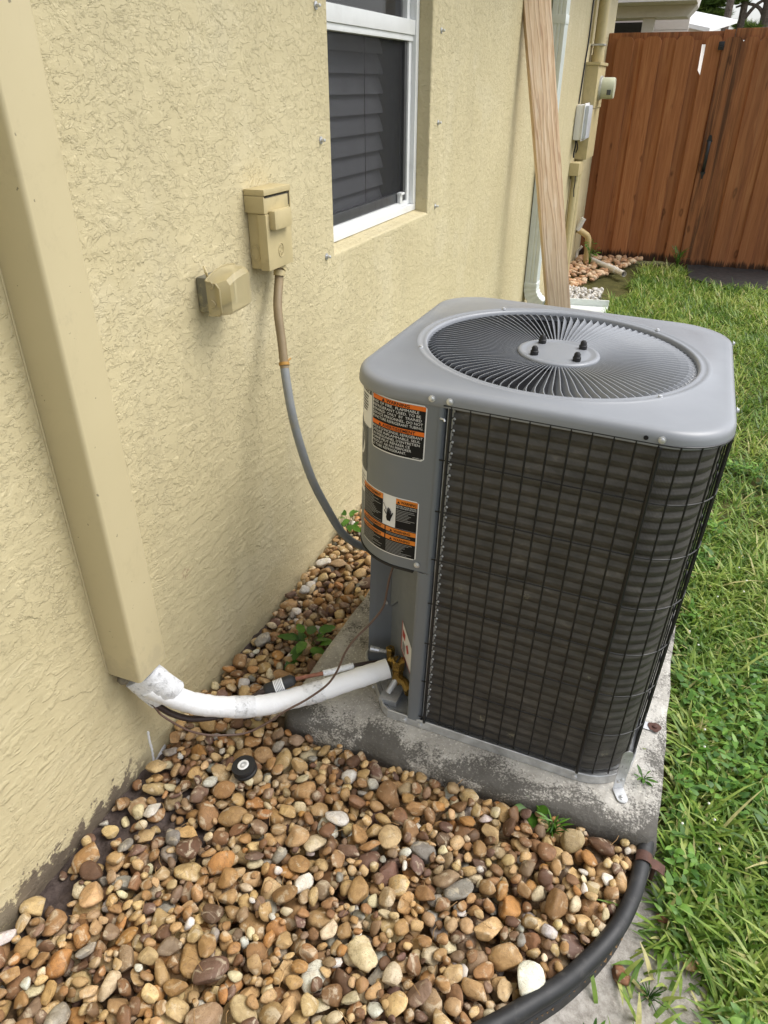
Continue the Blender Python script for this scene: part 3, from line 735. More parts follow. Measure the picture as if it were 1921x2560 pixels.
ac = thing('air_conditioner', 'large grey outdoor air conditioner with fan grille on top and black wire guard', 'air conditioner', AC0, AROT)
def part(mb, name, mat, parent=ac, **k): return mb.build(name, mat, parent, world=False, **k)
H = .3553; ZR, ZT = .858, .8793
def rsq(h, r, n=12, a0=0):
    """closed rounded square outline, counter-clockwise from angle -45 side"""
    pts = []
    for cx, cy, st in ((h-r, -h+r, -PI/2), (h-r, h-r, 0), (-h+r, h-r, PI/2), (-h+r, -h+r, PI)):
        for k in range(n+1):
            a = st + PI/2*k/n; pts.append((cx+r*math.cos(a), cy+r*math.sin(a)))
    return pts
def sq_at(ang, h, r):
    """radius of a rounded square at polar angle"""
    c, s = abs(math.cos(ang)), abs(math.sin(ang))
    t = h/max(c, s); x, y = c*t, s*t; k = h-r
    if x > k and y > k:
        A = 1; B = -2*(c*k+s*k); Cc = 2*k*k-r*r; t = (-B+math.sqrt(max(0, B*B-4*Cc)))/2
    return t
def build_cap():
    n = 200; vs = []; loops = []
    prof = [('c', .2848, -.022), ('c', .2850, -.005), ('c', .2865, -.001), ('c', .290, .0012), ('c', .294, .0002), ('c', .298, -.0005), ('c', .302, .0012), ('c', .306, .0022), ('c', .310, .0012), ('c', .313, -.0012),
            ('s', .336, -.0012), ('s', .3440, -.0016), ('s', .3490, -.0030), ('s', .3530, -.0060), ('s', .3556, -.0105), ('s', .3568, -.016), ('s', .3574, -.023), ('s', .3578, -.0300), ('s', .3570, -.0315), ('s', .352, -.0310)]
    for kind, h, dz in prof:
        for k in range(n):
            a = 2*PI*k/n
            if kind == 'c': rr = h
            else: rr = sq_at(a, h, .120*h/.36)
            vs.append((rr*math.cos(a), rr*math.sin(a), ZT+dz))
    fs = [(i*n+k, i*n+(k+1) % n, (i+1)*n+(k+1) % n, (i+1)*n+k) for i in range(len(prof)-1) for k in range(n)]
    part(MB().add(vs, fs, 0, True), 'top_cap', M['ac_cap'], auto=60)
build_cap()
# fan opening below the grille
part(MB().lathe([(.2840, .70), (.2840, .856)], n=64), 'fan_shroud', M['wire'])
part(MB().lathe([(.075, .70), (.085, .71), (.085, .80), (.06, .815)], n=32), 'fan_motor', M['wire'])
for k in range(4):
    mb = MB(); rows = []
    for i in range(8):
        rr = .05+.22*i/7; w = .055+.055*i/7
        for j in range(5):
            t = j/4-.5; a = k*PI/2+.5 + t*w*2/rr*.55 + .12*i/7
            rows.append((rr*math.cos(a), rr*math.sin(a), .795 + t*.05 - .004*i/7))
    fs = [(i*5+j, i*5+j+1, (i+1)*5+j+1, (i+1)*5+j) for i in range(7) for j in range(4)]
    part(mb.add(rows, fs, 0, True), 'fan_blade', M['rubber'])
part(MB().add([(.005, -.235, .815), (.03, -.236, .812), (.026, -.19, .812), (.004, -.19, .815)], [(0, 1, 2, 3)]), 'blade_sticker', M['lab_white'])
# grille vanes
vm = None; NV = 100
for k in range(NV):
    if vm is None:
        st = []; nS = 12
        for i in range(nS+1):
            t = i/nS; rr = .080 + (.2845-.080)*t
            swing = .010*max(0, (t-.86)/.14)**1.6                # hooked outer end
            z = ZT - .0135 + .0042*math.sin(PI*t) + .0105*t - .006*max(0, (t-.95)/.05)**2
            deep = .0095*min(1, .35+1.5*t)*(1 if t < .93 else 1-.6*(t-.93)/.07)
            la = .0068*min(1, .3+1.2*t)
            st.append(((rr, swing, z), (rr, swing-la, z-deep)))
        vs = []; th = .0008
        for (a, b) in st: vs += [(a[0], a[1]-th, a[2]), (a[0], a[1]+th, a[2]), (b[0], b[1]+th, b[2]), (b[0], b[1]-th, b[2])]
        fs = []
        for i in range(nS):
            for j in range(4): fs.append((i*4+j, i*4+(j+1) % 4, (i+1)*4+(j+1) % 4, (i+1)*4+j))
        o = part(MB().add(vs, fs, 0, False), 'grille_vane', M['ac_cap']); vm = o.data
    else:
        o = bpy.data.objects.new('grille_vane', vm); COL.objects.link(o); o.parent = ac
    o.rotation_euler = (0, 0, 2*PI*k/NV)
hub = part(MB().lathe([(.0885, ZT-.022), (.0885, ZT-.011), (.087, ZT-.0085), (.083, ZT-.0070), (.078, ZT-.0072), (.072, ZT-.0095), (.066, ZT-.0088), (.03, ZT-.0082)], n=56), 'grille_hub', M['ac_cap'], auto=60)
for x, y in ((-.045, .045), (.045, .045), (-.045, -.042), (.045, -.042)):
    part(MB().lathe([(.0088, ZT-.0085), (.0088, ZT-.001), (.0072, ZT+.0005), (.0068, ZT+.006), (.0045, ZT+.0095), (.0015, ZT+.0105)], c=(x, y, 0), n=14), 'cap_nut', M['rubber'], hub)
def screw(p, nrm, parent=ac, s=1.0):
    q = Vector(nrm).to_track_quat('Z', 'Y').to_matrix()
    mb = MB().lathe([(.0066*s, 0), (.0066*s, .0012*s), (.0045*s, .0014*s), (.0045*s, .0045*s), (.003*s, .0052*s)], c=p, n=6 if False else 12, M=q)
    part(mb, 'screw', M['steel'], parent)
for x in (-.169, -.134, .239): screw((x, -.3580, .862), (0, -1, .05))
for y in (-.16, .28): screw((.3580, y, .862), (1, 0, .05))
for a in (2.22, .9, -.75, 3.62): screw((.303*math.cos(a), .303*math.sin(a), ZT+.001), (0, 0, 1), s=.85)
part(MB().lathe([(.0042, 0), (.0042, .0006)], c=(.213, -.3582, .861), axis='y', n=12), 'punched_hole', M['dark'])

# curved service panel around the near left corner
RP = .14
def prof_pt(s, off=0.0):
    L = (H-RP)-.155
    if s < L: return (-.155-s, -H-off)
    a = (s-L)/RP
    if a < PI/2: return (-H+RP-(RP+off)*math.sin(a), -H+RP-(RP+off)*math.cos(a))
    return (-H-off, -H+RP+(s-L-RP*PI/2))
SL = [0.0, .012, .03] + list(np.linspace(.05, .30, 22)) + [.34, .38]
P_out = [prof_pt(s) for s in SL]; P_in = [prof_pt(s, -.004) for s in SL]
n0 = len(SL); mb = MB().sheet(P_out, .464, .853).sheet(P_in[::-1], .464, .853)
mb.add([(x, y, .464) for x, y in P_out]+[(x, y, .464) for x, y in P_in], [(i, i+1, n0+i+1, n0+i) for i in range(n0-1)])
part(mb, 'service_panel', M['ac_grey'])
SB = [s for s in SL if s >= .022]
mb = MB().sheet([prof_pt(s, .0016) for s in SB], .4575, .4635)
a_, b_2 = [prof_pt(s, .0016) for s in SB], [prof_pt(s, -.012) for s in SB]; n1 = len(SB)
mb.add([(x, y, .4575) for x, y in a_]+[(x, y, .4575) for x, y in b_2], [(i, i+1, n1+i+1, n1+i) for i in range(n1-1)])
part(mb, 'black_edge_trim', M['rubber'])
# ceiling of the recess (underside of the control box)
part(MB().prism([(-.178, -.340), (-.25, -.335), (-.315, -.30), (-.345, -.24), (-.350, -.17), (-.352, .02), (-.30, .02), (-.285, -.17)], .468, .472), 'control_box_floor', M['ac_grey'])
screw((-.177, -.3565, .481), (0, -1, 0))
# corner post beside the coil
pp = [(-.168, -.332), (-.1755, -.350), (-.1765, -.3545), (-.1735, -.3572), (-.166, -.3575), (-.152, -.3570), (-.1455, -.3560), (-.1435, -.3525), (-.1435, -.335)]
part(MB().sheet(pp, .020, .4635), 'corner_post', M['ac_grey'], auto=70)
pp2 = [(-.1545, -.3565), (-.147, -.3565), (-.1437, -.3535), (-.1435, -.335)]
part(MB().sheet(pp2, .4640, .852), 'corner_post', M['ac_grey'], auto=70)
# recess sheets
A, B, P = Vector((-.345, -.204)), Vector((-.293, -.176)), Vector((-.1680, -.3300))
part(MB().sheet([(-.352, .02), (-.350, -.19), (-.345, -.204), (-.33, -.197), B[:], (B+(P-B)*.02)[:], P[:]], .014, .468, smooth=False), 'recess_panel', M['ac_grey'])
nR = Vector((-(P-B).y, (P-B).x)).normalized(); nR = -nR if nR.dot(Vector((-1, -1))) < 0 else nR
def onR(t, z, off=.0): q = B+(P-B)*t+nR*off; return (q.x, q.y, z)
fl = [(.03, .205), (.30, .262), (.93, .205), (.93, .462), (.03, .462)]
mb = MB(); vs = [onR(t, z, .007) for t, z in fl] + [onR(t, z, .0012) for t, z in fl]
mb.add(vs, [(0, 1, 2, 3, 4)] + [(i, (i+1) % 5, 5+(i+1) % 5, 5+i) for i in range(5)])
part(mb, 'recess_flap', M['ac_grey'])
wl_ = part(MB().add([onR(.46, .222, .0020), onR(.46, .135, .0020), onR(.88, .110, .0020), onR(.88, .188, .0020)], [(0, 1, 2, 3)]), 'recess_label', M['lab_white'])
part(MB().add([onR(t, z, .0026) for t, z in ((.45, .226), (.47, .2235), (.47, .136), (.45, .1335))], [(0, 1, 2, 3)]).add([onR(t, z, .0026) for t, z in ((.47, .1375), (.88, .113), (.88, .109), (.47, .1335))], [(0, 1, 2, 3)]).add([onR(t, z, .0026) for t, z in ((.49, .203), (.49, .181), (.58, .176), (.58, .198))], [(0, 1, 2, 3)]).add([onR(t, z, .0026) for t, z in ((.62, .170), (.675, .182), (.73, .163), (.675, .152))], [(0, 1, 2, 3)]), 'hazard_print', M['lab_red'], wl_)
mb = MB()
for k in range(6): mb.add([onR(t, z, .0026) for t, z in ((.50, .168-k*.005), (.60, .1625-k*.005), (.60, .1605-k*.005), (.50, .166-k*.005))], [(0, 1, 2, 3)])
part(mb, 'fine_print', M['lab_black'], wl_)['kind'] = 'stuff'
screw((-.305, -.1865, .215), (-.47, -.88, 0), s=.8)

# base pan
pan = [(-.226, -.3535), (.235, -.3565)] + [(.240+.118*math.sin(a), -.238-.118*math.cos(a)) for a in np.linspace(.05, PI/2, 9)] + [(.240+.118*math.cos(a), .238+.118*math.sin(a)) for a in np.linspace(.05, PI/2, 9)] + [(-.240-.118*math.sin(a), .238+.118*math.cos(a)) for a in np.linspace(.05, PI/2, 9)] + [(-.357, -.185), (-.350, -.200), (-.245, -.340)]
pan = [(x*1.008, y*1.008) for x, y in pan]
mb = MB(); n2 = len(pan)
inn = [(x*.990, y*.990) for x, y in pan]
lv = [(pan, .0), (pan, .024), ([(x*.997, y*.997) for x, y in pan], .026), (inn, .025), (inn, .010)]
vs = [(x, y, z) for pl, z in lv for x, y in pl]
fs = [(i*n2+k, i*n2+(k+1) % n2, (i+1)*n2+(k+1) % n2, (i+1)*n2+k) for i in range(4) for k in range(n2)] + [tuple(4*n2+k for k in range(n2)), tuple(range(n2))]
part(mb.add(vs, fs, 0, False), 'base_pan', M['galv'])
part(MB().prism([(-.20, -.340), (-.238, -.332), (-.335, -.195), (-.29, -.17), (-.165, -.33)], .011, .0125), 'pan_floor', M['pan'])
part(MB().prism([(-.285, -.262), (-.272, -.252), (-.243, -.292), (-.256, -.302)], .0128, .0150), 'pan_plate', M['galv'])
for x, y, nn in ((-.181, -.3575, (0, -1, 0)), (-.140, -.3580, (0, -1, 0)), (.237, -.3598, (0, -1, 0)), (-.294, -.285, (-.8, -.6, 0)), (.361, .0, (1, 0, 0))): screw((x, y, .012), nn, s=.95)

# ---------------------------------------------------------------- coil
def wrap(h, r, s_front, s_end, step):
    """path: front face left->right, round right corner, right face, back corner, back face, left corner, left face"""
    pts = []; 
    def line(a, b):
        n = max(1, int((Vector(b)-Vector(a)).length/step)); 
        for k in range(n): pts.append(tuple(Vector(a)+(Vector(b)-Vector(a))*k/n))
    def arc(cx, cy, a0):
        n = 14
        for k in range(n): a = a0+PI/2*k/n; pts.append((cx+r*math.cos(a), cy+r*math.sin(a)))
    k = h-r
    line((s_front, -h), (k, -h)); arc(k, -k, -PI/2); line((h, -k), (h, k)); arc(k, k, 0); line((k, h), (-k, h)); arc(-k, k, PI/2); line((-h, k), (-h, s_end)); pts.append((-h, s_end))
    return pts
cp = wrap(.3400, .104, -.138, .03, .03); cum = [0]
for i in range(1, len(cp)): cum.append(cum[-1]+math.dist(cp[i], cp[i-1]))
zs = []; z = .026; pitch = .0241
NZ = int((.846-.026)/pitch*10)
zs = [.026+(.846-.026)*k/NZ for k in range(NZ+1)]
vs = []; uv = []
for z in zs:
    ph = ((z-.824)/pitch) % 1.0; bulge = .0042*(1-abs(2*((ph+.5) % 1.0)-1)**1.6) + .0004*math.sin(ph*2*PI*3)
    for i, (x, y) in enumerate(cp):
        a, b = cp[max(0, i-1)], cp[min(len(cp)-1, i+1)]; t = (Vector(b)-Vector(a)).normalized(); nx, ny = t.y, -t.x
        vs.append((x+nx*bulge, y+ny*bulge, z)); uv.append((cum[i], z))
nC = len(cp)
fs = [(k*nC+i, k*nC+i+1, (k+1)*nC+i+1, (k+1)*nC+i) for k in range(NZ) for i in range(nC-1)]
coil = part(MB().add(vs, fs, 0, True), 'coil', M['coil'], auto=80)
ul = coil.data.uv_layers.new(name='UVMap')
vi = np.zeros(len(coil.data.loops), dtype=np.int32); coil.data.loops.foreach_get('vertex_index', vi)
ul.data.foreach_set('uv', np.array(uv, dtype=np.float32)[vi].ravel())
# bright end plate with the ends of the tubes
part(MB().box((-.1405, -.3440, .026), (-.1290, -.3400, .850), bev=.001), 'coil_end_plate', M['galv'])
mb = MB(); z = .824+pitch
while z > .03:
    mb.lathe([(.0030, 0), (.0026, .0022), (.0012, .0032)], c=(-.1262, -.3435, z), n=8, M=Matrix.Rotation(PI/2, 3, 'X'))
    mb.box((-.1292, -.3455, z-.011), (-.1262, -.3430, z-.006)); z -= pitch
part(mb, 'tube_ends', M['steel'])['kind'] = 'stuff'
# wire guard
gp = wrap(.3565, .114, -.1355, .03, .012); gc = [0]
for i in range(1, len(gp)): gc.append(gc[-1]+math.dist(gp[i], gp[i-1]))
def at_s(s):
    i = min(range(len(gc)-1), key=lambda k: 0 if gc[k] <= s <= gc[k+1] else 1e9); t = (s-gc[i])/(gc[i+1]-gc[i]); return Vector(gp[i]).lerp(Vector(gp[i+1]), t)
for kz, z in enumerate((.8525, .740, .624, .506, .389, .274, .157, .040)):
    x0_ = (-.140, -.352)
    part(MB().tube([(p[0], p[1], z) for p in [(-.1375-.008, -.3580)]+gp], .0016, 6), 'guard_wire', M['wire'])
s = .0055; kk = 0
while s < gc[-1]:
    p = at_s(s); 
    part(MB().tube([(p.x, p.y, .031), (p.x, p.y, .8535)], .0019, 6), 'guard_wire', M['wire'])
    s += .0366; kk += 1
mb = MB(); posts = []
for s in (.0045, .3745, .3745+.20, 1.05): 
    p = at_s(s); nn = (p-Vector((0, 0))).normalized()
    if s < .5: q = Vector((p.x, p.y-.0005))
    else: q = p
    part(MB().tube([(q.x, q.y-.001, .024), (q.x, q.y-.001, .848)], .0036, 8), 'guard_post', M['wire'])
mb = MB().tube([(-.150, -.3580, .826), (-.143, -.3590, .826), (-.140, -.360, .822)], .0022, 6); part(mb, 'guard_clip', M['steel'])
# hold-down strap at the near right corner
bk = thing('x', None, None); bpy.data.objects.remove(bk)
mb = MB(); c45 = Vector((.318, -.318)); dirn = Vector((1, -1)).normalized(); tan = Vector((1, 1)).normalized()
def strap(base, dr, tn, top, w, foot, name, mats):
    hole = []; mb = MB(); th = .0018
    def q(a, b, z): v = base+tn*a+dr*b; return (v.x, v.y, z)
    oc = [(-w, .004)] + [(-w, top-w)] + [(w*math.cos(a), top-w+w*math.sin(a)) for a in np.linspace(PI, 0, 9)][1:-1] + [(w, top-w), (w, .004)]
    n = len(oc)
    mb.add([q(a, 0, z) for a, z in oc]+[q(a, th, z) for a, z in oc], [tuple(range(n)), tuple(range(n, 2*n))[::-1]]+[(i, (i+1) % n, n+(i+1) % n, n+i) for i in range(n)])
    fo = [(-w, 0)] + [(-w, foot-w)] + [(w*math.cos(a), foot-w+w*math.sin(a)) for a in np.linspace(PI, 0, 9)][1:-1] + [(w, foot-w), (w, 0)]
    n = len(fo)
    mb.add([q(a, b, .0010) for a, b in fo]+[q(a, b, .0035) for a, b in fo], [tuple(range(n)), tuple(range(n, 2*n))[::-1]]+[(i, (i+1) % n, n+(i+1) % n, n+i) for i in range(n)])
    o = part(mb, name, mats)
    for k in range(int(top/.030)):
        for sgn in (-1, 1):
            a = sgn*w*.42; z = top-.022-k*.026-(.009 if sgn > 0 else 0)
            if z < .03: continue
            vs = [q(a+.0016*math.cos(t), th+.0004, z+.0055*math.sin(t)) for t in np.linspace(0, 2*PI, 9)[:-1]]
            part(MB().add(vs, [tuple(range(8))]), 'slot', M['steel'], o)
    return o, q
o, q = strap(Vector((.333, -.344)), Vector((.45, -.89)).normalized(), Vector((.89, .45)).normalized(), .125, .0125, .040, 'hold_down_strap', M['galv'])
part(MB().lathe([(.0068, 0), (.0068, .0015), (.0042, .002), (.0042, .006), (.002, .0065)], c=q(0, .026, .0036), n=10), 'anchor_screw', M['steel'], o)
for dz_, aa in ((.028, -.004), (.033, .004)): part(MB().lathe([(.004, 0), (.004, .004), (.002, .005)], c=q(aa, .002, dz_), n=8, M=Vector((.45, -.89, 0)).to_track_quat('Z', 'Y').to_matrix()), 'strap_screw', M['steel'], o)
# second strap flat on the pad at the right side, rusted end
mb = MB(); part(MB().box((.352, -.135, .001), (.395, -.110, .0026), bev=.0008).box((.350, -.135, .0027), (.3518, -.110, .060)), 'side_strap', M['galv'])
rp = [(.398+.016*math.cos(a)*(1+.15*math.sin(3*a)), -.1225+.015*math.sin(a)*(1+.12*math.cos(5*a))) for a in np.linspace(0, 2*PI, 18)[:-1]]
part(MB().prism(rp, .0028, .0048).lathe([(.006, .0049), (.006, .009), (.003, .010)], c=(.399, -.1225, 0), n=8), 'rusted_foot', M['rust'])

# ---------------------------------------------------------------- brass service valves
v1 = part(MB().lathe([(.012, .050), (.015, .056), (.015, .088), (.013, .094), (.0165, .096), (.0165, .104), (.014, .106), (.0175, .108), (.0175, .126), (.013, .128)], c=(-.232, -.283, 0), n=6), 'suction_valve', M['brass'], auto=25)
part(MB().box((-.2345, -.296, .1282), (-.2295, -.270, .1300)), 'valve_slot', M['seam'], v1)
part(MB().tube([(-.232, -.283, .070), (-.205, -.295, .068), (-.185, -.318, .066)], [.012, .012, .013], 10), 'valve_stub', M['brass'], v1)
part(MB().tube([(-.232, -.290, .066), (-.238, -.306, .052), (-.243, -.318, .042)], [.0085, .008, .008], 10), 'service_port', M['steel'], v1)
part(MB().tube([(-.228, -.278, .086), (-.262, -.255, .090)], [.013, .0135], 12), 'pipe_stub', M['brass'], v1)
v2 = part(MB().lathe([(.009, .058), (.010, .060), (.010, .085), (.009, .088), (.0125, .090), (.0125, .108), (.010, .111)], c=(-.272, -.232, 0), n=6), 'liquid_valve', M['brass'], auto=25)
part(MB().box((-.276, -.2325, .1112), (-.268, -.230, .1128)), 'valve_slot', M['seam'], v2)
part(MB().tube([(-.272, -.232, .095), (-.290, -.238, .098), (-.300, -.242, .100)], .0055, 8).tube([(-.300, -.242, .100), (-.322, -.249, .104)], .0075, 10), 'service_port', M['steel'], v2)
# galvanised foot plate under the valves
part(MB().box((-.262, -.33, .013), (-.215, -.262, .030), bev=.002), 'valve_bracket', M['galv'])

# ---------------------------------------------------------------- labels wrapped on the panel
def lab_pt(s, z, off): x, y = prof_pt(s, off); return (x, y, z)
def lab_rect(mb, s0, s1, z0, z1, off, rad=0.0, skew=0.0):
    n = max(2, int(abs(s1-s0)/.006)); 
    cols = []
    for i in range(n+1):
        s = s0+(s1-s0)*i/n; cut = 0
        if rad:
            d = min(abs(s-s0), abs(s1-s)); cut = rad-math.sqrt(max(0, rad*rad-(rad-d)**2)) if d < rad else 0
        cols.append((s, z0+cut, z1-cut))
    vs = [lab_pt(s, z, off) for s, a, b in cols for z in (a, b)]
    mb.add(vs, [(2*i, 2*i+2, 2*i+3, 2*i+1) for i in range(n)], 0, True); return mb
def text_mesh(body, size, width=None, bold=False):
    cu = bpy.data.curves.new('t', 'FONT'); cu.body = body; cu.size = size; cu.resolution_u = 2
    if bold: cu.offset = size*.022
    ob = bpy.data.objects.new('t', cu); COL.objects.link(ob)
    dg = bpy.context.evaluated_depsgraph_get(); me = bpy.data.meshes.new_from_object(ob.evaluated_get(dg))
    vs = [v.co.copy() for v in me.vertices]; fs = [tuple(p.vertices) for p in me.polygons]
    bpy.data.objects.remove(ob); bpy.data.curves.remove(cu); bpy.data.meshes.remove(me)
    return vs, fs
def lab_text(mb, body, s_left, z_base, h, off, width=None, bold=False, center=None):
    """text reading left to right seen from outside: left end has the larger s"""
    vs, fs = text_mesh(body, h*1.38, bold=bold)
    if not vs: return
    x0 = min(v.x for v in vs); x1 = max(v.x for v in vs); k = 1.0 if width is None else width/(x1-x0)
    w = (x1-x0)*k; sl0 = s_left if center is None else center+w/2
    mb.add([lab_pt(sl0-(v.x-x0)*k, z_base+v.y, off) for v in vs], fs)
def tri(mb, s, z, r, off):
    mb.add([lab_pt(s+r, z, off), lab_pt(s-r, z, off), lab_pt(s, z+1.7*r, off)], [(0, 1, 2)])
# label 1: flammable refrigerant
L = part(lab_rect(MB(), .022, .150, .727, .844, .0004, .005), 'warning_label', M['lab_white'])
part(lab_rect(MB(), .0245, .1475, .7295, .8415, .0008, .003), 'black_field', M['lab_black'], L)
for r_ in ((.8325, .8415), (.7800, .7890)): part(lab_rect(MB(), .0245, .1475, *r_, .0012), 'orange_band', M['lab_orange'], L)
mb = MB(); lab_text(mb, 'WARNING', 0, .8340, .0066, .0016, .052, True, center=.083); tri(mb, .1165, .8336, .0040, .0016)
lab_text(mb, 'AVERTISSEMENT', 0, .7815, .0062, .0016, .074, True, center=.080); tri(mb, .1240, .7811, .0040, .0016); part(mb, 'band_text', M['lab_black'], L)
mb = MB()
for i, (tx, w) in enumerate((('RISK OF FIRE.  FLAMMABLE', .108), ('REFRIGERANT USED. TO BE', .112), ('REPAIRED  ONLY  BY  TRAINED', .114), ('SERVICE PERSONNEL. DO NOT', .117), ('PUNCTURE REFRIGERANT TUBING.', .118))):
    lab_text(mb, tx, .1455, .8255-i*.0079, .0058, .0016, w)
for i, (tx, w) in enumerate((("RISQUE D'INCENDIE. R\u00c9FRIG\u00c9RANT", .118), ('UTILIS\u00c9 INFLAMMABLE. SEUL', .114), ("UN PERSONNEL D'ENTRETIEN", .113), ('FORM\u00c9 PEUT R\u00c9PARER CE', .093), ('PRODUIT. NE PAS PERFORER', .096), ('LE TUBE R\u00c9FRIG\u00c9RANT.', .086))):
    lab_text(mb, tx, .1455, .7728-i*.0076, .0056, .0016, w)
lab_text(mb, '187880-01', .046, .7310, .0024, .0016, .019)
part(mb, 'white_text', M['lab_text'], L)
# label 2: electric shock
L = part(lab_rect(MB(), .026, .182, .490, .634, .0004, .004), 'shock_label', M['lab_white'])
for r_ in ((.0285, .0760, .560, .6315), (.1085, .1795, .560, .6315), (.0285, .1795, .4925, .5595)): part(lab_rect(MB(), *r_, .0008), 'black_field', M['lab_black'], L)
for r_ in ((.0285, .0760, .6190, .6315), (.1085, .1795, .6190, .6315), (.0285, .0985, .5475, .5580), (.1015, .1795, .5475, .5580), (.0285, .0985, .5270, .5375), (.1015, .1795, .5270, .5375)): part(lab_rect(MB(), *r_, .0012), 'orange_band', M['lab_amber'], L)
mb = MB()
lab_text(mb, 'WARNING', 0, .6215, .0065, .0016, .034, True, center=.0480); tri(mb, .0700, .6210, .0035, .0016)
lab_text(mb, 'AVERTISSEMENT', 0, .6215, .0065, .0016, .050, True, center=.1400); tri(mb, .1710, .6210, .0035, .0016)
for zz in (.5495, .5290):
    lab_text(mb, 'WARNING', 0, zz, .0062, .0016, .038, True, center=.0600); tri(mb, .0850, zz-.0005, .0035, .0016)
    lab_text(mb, 'AVERTISSEMENT', 0, zz, .0062, .0016, .056, True, center=.1380); tri(mb, .1715, zz-.0005, .0035, .0016)
# hand struck by current
hp = [(.096, .572), (.088, .572), (.086, .580), (.083, .588), (.0815, .594), (.0840, .5945), (.0865, .588), (.0868, .5985), (.0885, .5990), (.0892, .590), (.0897, .6025), (.0916, .6028), (.0920, .5905), (.0925, .6040), (.0944, .6038), (.0947, .5900), (.0955, .6010), (.0973, .6005), (.0972, .588), (.0985, .580)]
mb.add([lab_pt(s, z, .0016) for s, z in hp], [tuple(range(len(hp)))])
zg = [(.1070, .611), (.1055, .612), (.1000, .600), (.1040, .594), (.0985, .586), (.0975, .588), (.1020, .595), (.0985, .601)]
mb.add([lab_pt(s, z, .0016) for s, z in zg], [tuple(range(len(zg)))])
part(mb, 'black_print', M['lab_black'], L)
mb = MB()
lab_text(mb, 'ELECTRIC SHOCK HAZARD', .0745, .6140, .0030, .0016, .044); lab_text(mb, 'MAY CAUSE INJURY OR DEATH', .0745, .6100, .0030, .0016, .044)
part(mb, 'white_text', M['lab_text'], L)
mb = MB()
def fine(s0, s1, z0, z1, step):
    z = z1
    while z > z0:
        e = RNG.uniform(.55, 1.0); lab_rect(mb, s1-(s1-s0)*e, s1, z-.0011, z, .0016); z -= step
fine(.031, .074, .578, .606, .0036); fine(.111, .177, .564, .616, .0036); fine(.031, .097, .5405, .5450, .003); fine(.104, .177, .5405, .5450, .003); fine(.031, .097, .4955, .5240, .0034); fine(.104, .177, .4955, .5240, .0034)
part(mb, 'fine_print', M['lab_fine'], L)['kind'] = 'stuff'
# label 3: notice, around the corner
L = part(lab_rect(MB(), .1530, .205, .760, .862-.014, .0004, .004), 'notice_label', M['lab_white'])
part(lab_rect(MB(), .155, .203, .832, .8455, .0008), 'header_band', M['lab_black'], L)
mb = MB(); lab_text(mb, 'NOTICE', 0, .8345, .0085, .0012, .036, True, center=.178); part(mb, 'header_text', M['lab_white'], L)
mb = MB()
for i, w in enumerate((.030, .026, .028, .030, .027, .024)): lab_rect(mb, .1975-w, .1975, .8235-i*.0062, .8265-i*.0062, .0012)
part(mb, 'fine_print', M['lab_grey'], L)['kind'] = 'stuff'
# label 4: dark and white rating label
L = part(lab_rect(MB(), .170, .245, .60, .757, .0004, .003), 'rating_label', M['lab_white'])
part(lab_rect(MB(), .170, .245, .655, .757, .0008), 'grey_field', M['lab_grey'], L)
mb = MB(); n = 16; c = [(.205+.022*math.cos(a), .715+.030*math.sin(a)) for a in np.linspace(0, 2*PI, n+1)[:-1]]; mb.add([lab_pt(s, z, .0012) for s, z in c], [tuple(range(n))]); part(mb, 'pale_disc', M['lab_white'], L)
mb = MB()
for i in range(4): lab_rect(mb, .176, .226, .640-i*.009, .6415-i*.009, .0012)
part(mb, 'fine_print', M['lab_grey'], L)['kind'] = 'stuff'
# ================================================================ REFRIGERANT LINES
pip = thing('insulated_pipe', 'thick white painted insulated pipe curving from the wall cover to the brass valve', 'pipe', (.06, -.10, .16))
wp = spline([(.040, -.118, .338), (.058, -.102, .297), (.089, -.075, .254), (.129, -.042, .213), (.184, .004, .181), (.243, .052, .164), (.304, .104, .164), (.358, .148, .170), (.432, .210, .184), (.4875, .2550, .1945)], 7)
MB().tube(wp[6:], [.0252+.0006*math.sin(i*.9)+.0006*math.sin(i*2.3) for i in range(len(wp)-6)], 20).build('insulation', M['white_pipe'], pip)
for c in (30, 46):
    seg = wp[c-2:c+4]; MB().tube(seg, [.0254, .0270, .0264, .0272, .0266, .0254][:len(seg)], 16).build('tape_wrap', M['white_tape'], pip)
# flattened white taped sleeve where both lines leave the cover
eh = Vector((.769, .640, 0)); nh = Vector((.640, -.769, 0))
def hz(h, z): return Vector((0, -.15, z)) + eh*h
ax0, ax1 = (.060, .336), (.104, .262); wvv = (eh*.857 + Vector((0, 0, .515)))
mb = MB(); n = 20; vs = []
RW = [(-.02, .0415, .020), (.0, .0425, .022), (.25, .0435, .0245), (.5, .0445, .0250), (.8, .0455, .0245), (1.0, .0465, .0235), (1.03, .0450, .0215)]
for i, (t, hu, hw) in enumerate(RW):
    p = hz(ax0[0]+(ax1[0]-ax0[0])*t, ax0[1]+(ax1[1]-ax0[1])*t)
    for k in range(n):
        a = 2*PI*k/n; jit = 1+.025*math.sin(5*a+i*2)+.015*math.sin(9*a-i)
        ca, sa = math.cos(a), math.sin(a)
        vs.append(p+wvv*hu*(abs(ca)**.75*(1 if ca > 0 else -1))*jit+nh*hw*sa*(.62+.38*(ca > .0))*jit)
mb.add(vs, [(i*n+k, i*n+(k+1) % n, (i+1)*n+(k+1) % n, (i+1)*n+k) for i in range(len(RW)-1) for k in range(n)] + [tuple(range(n)), tuple((len(RW)-1)*n+k for k in range(n))], 0, True)
mb.build('taped_sleeve', M['white_tape'], pip)

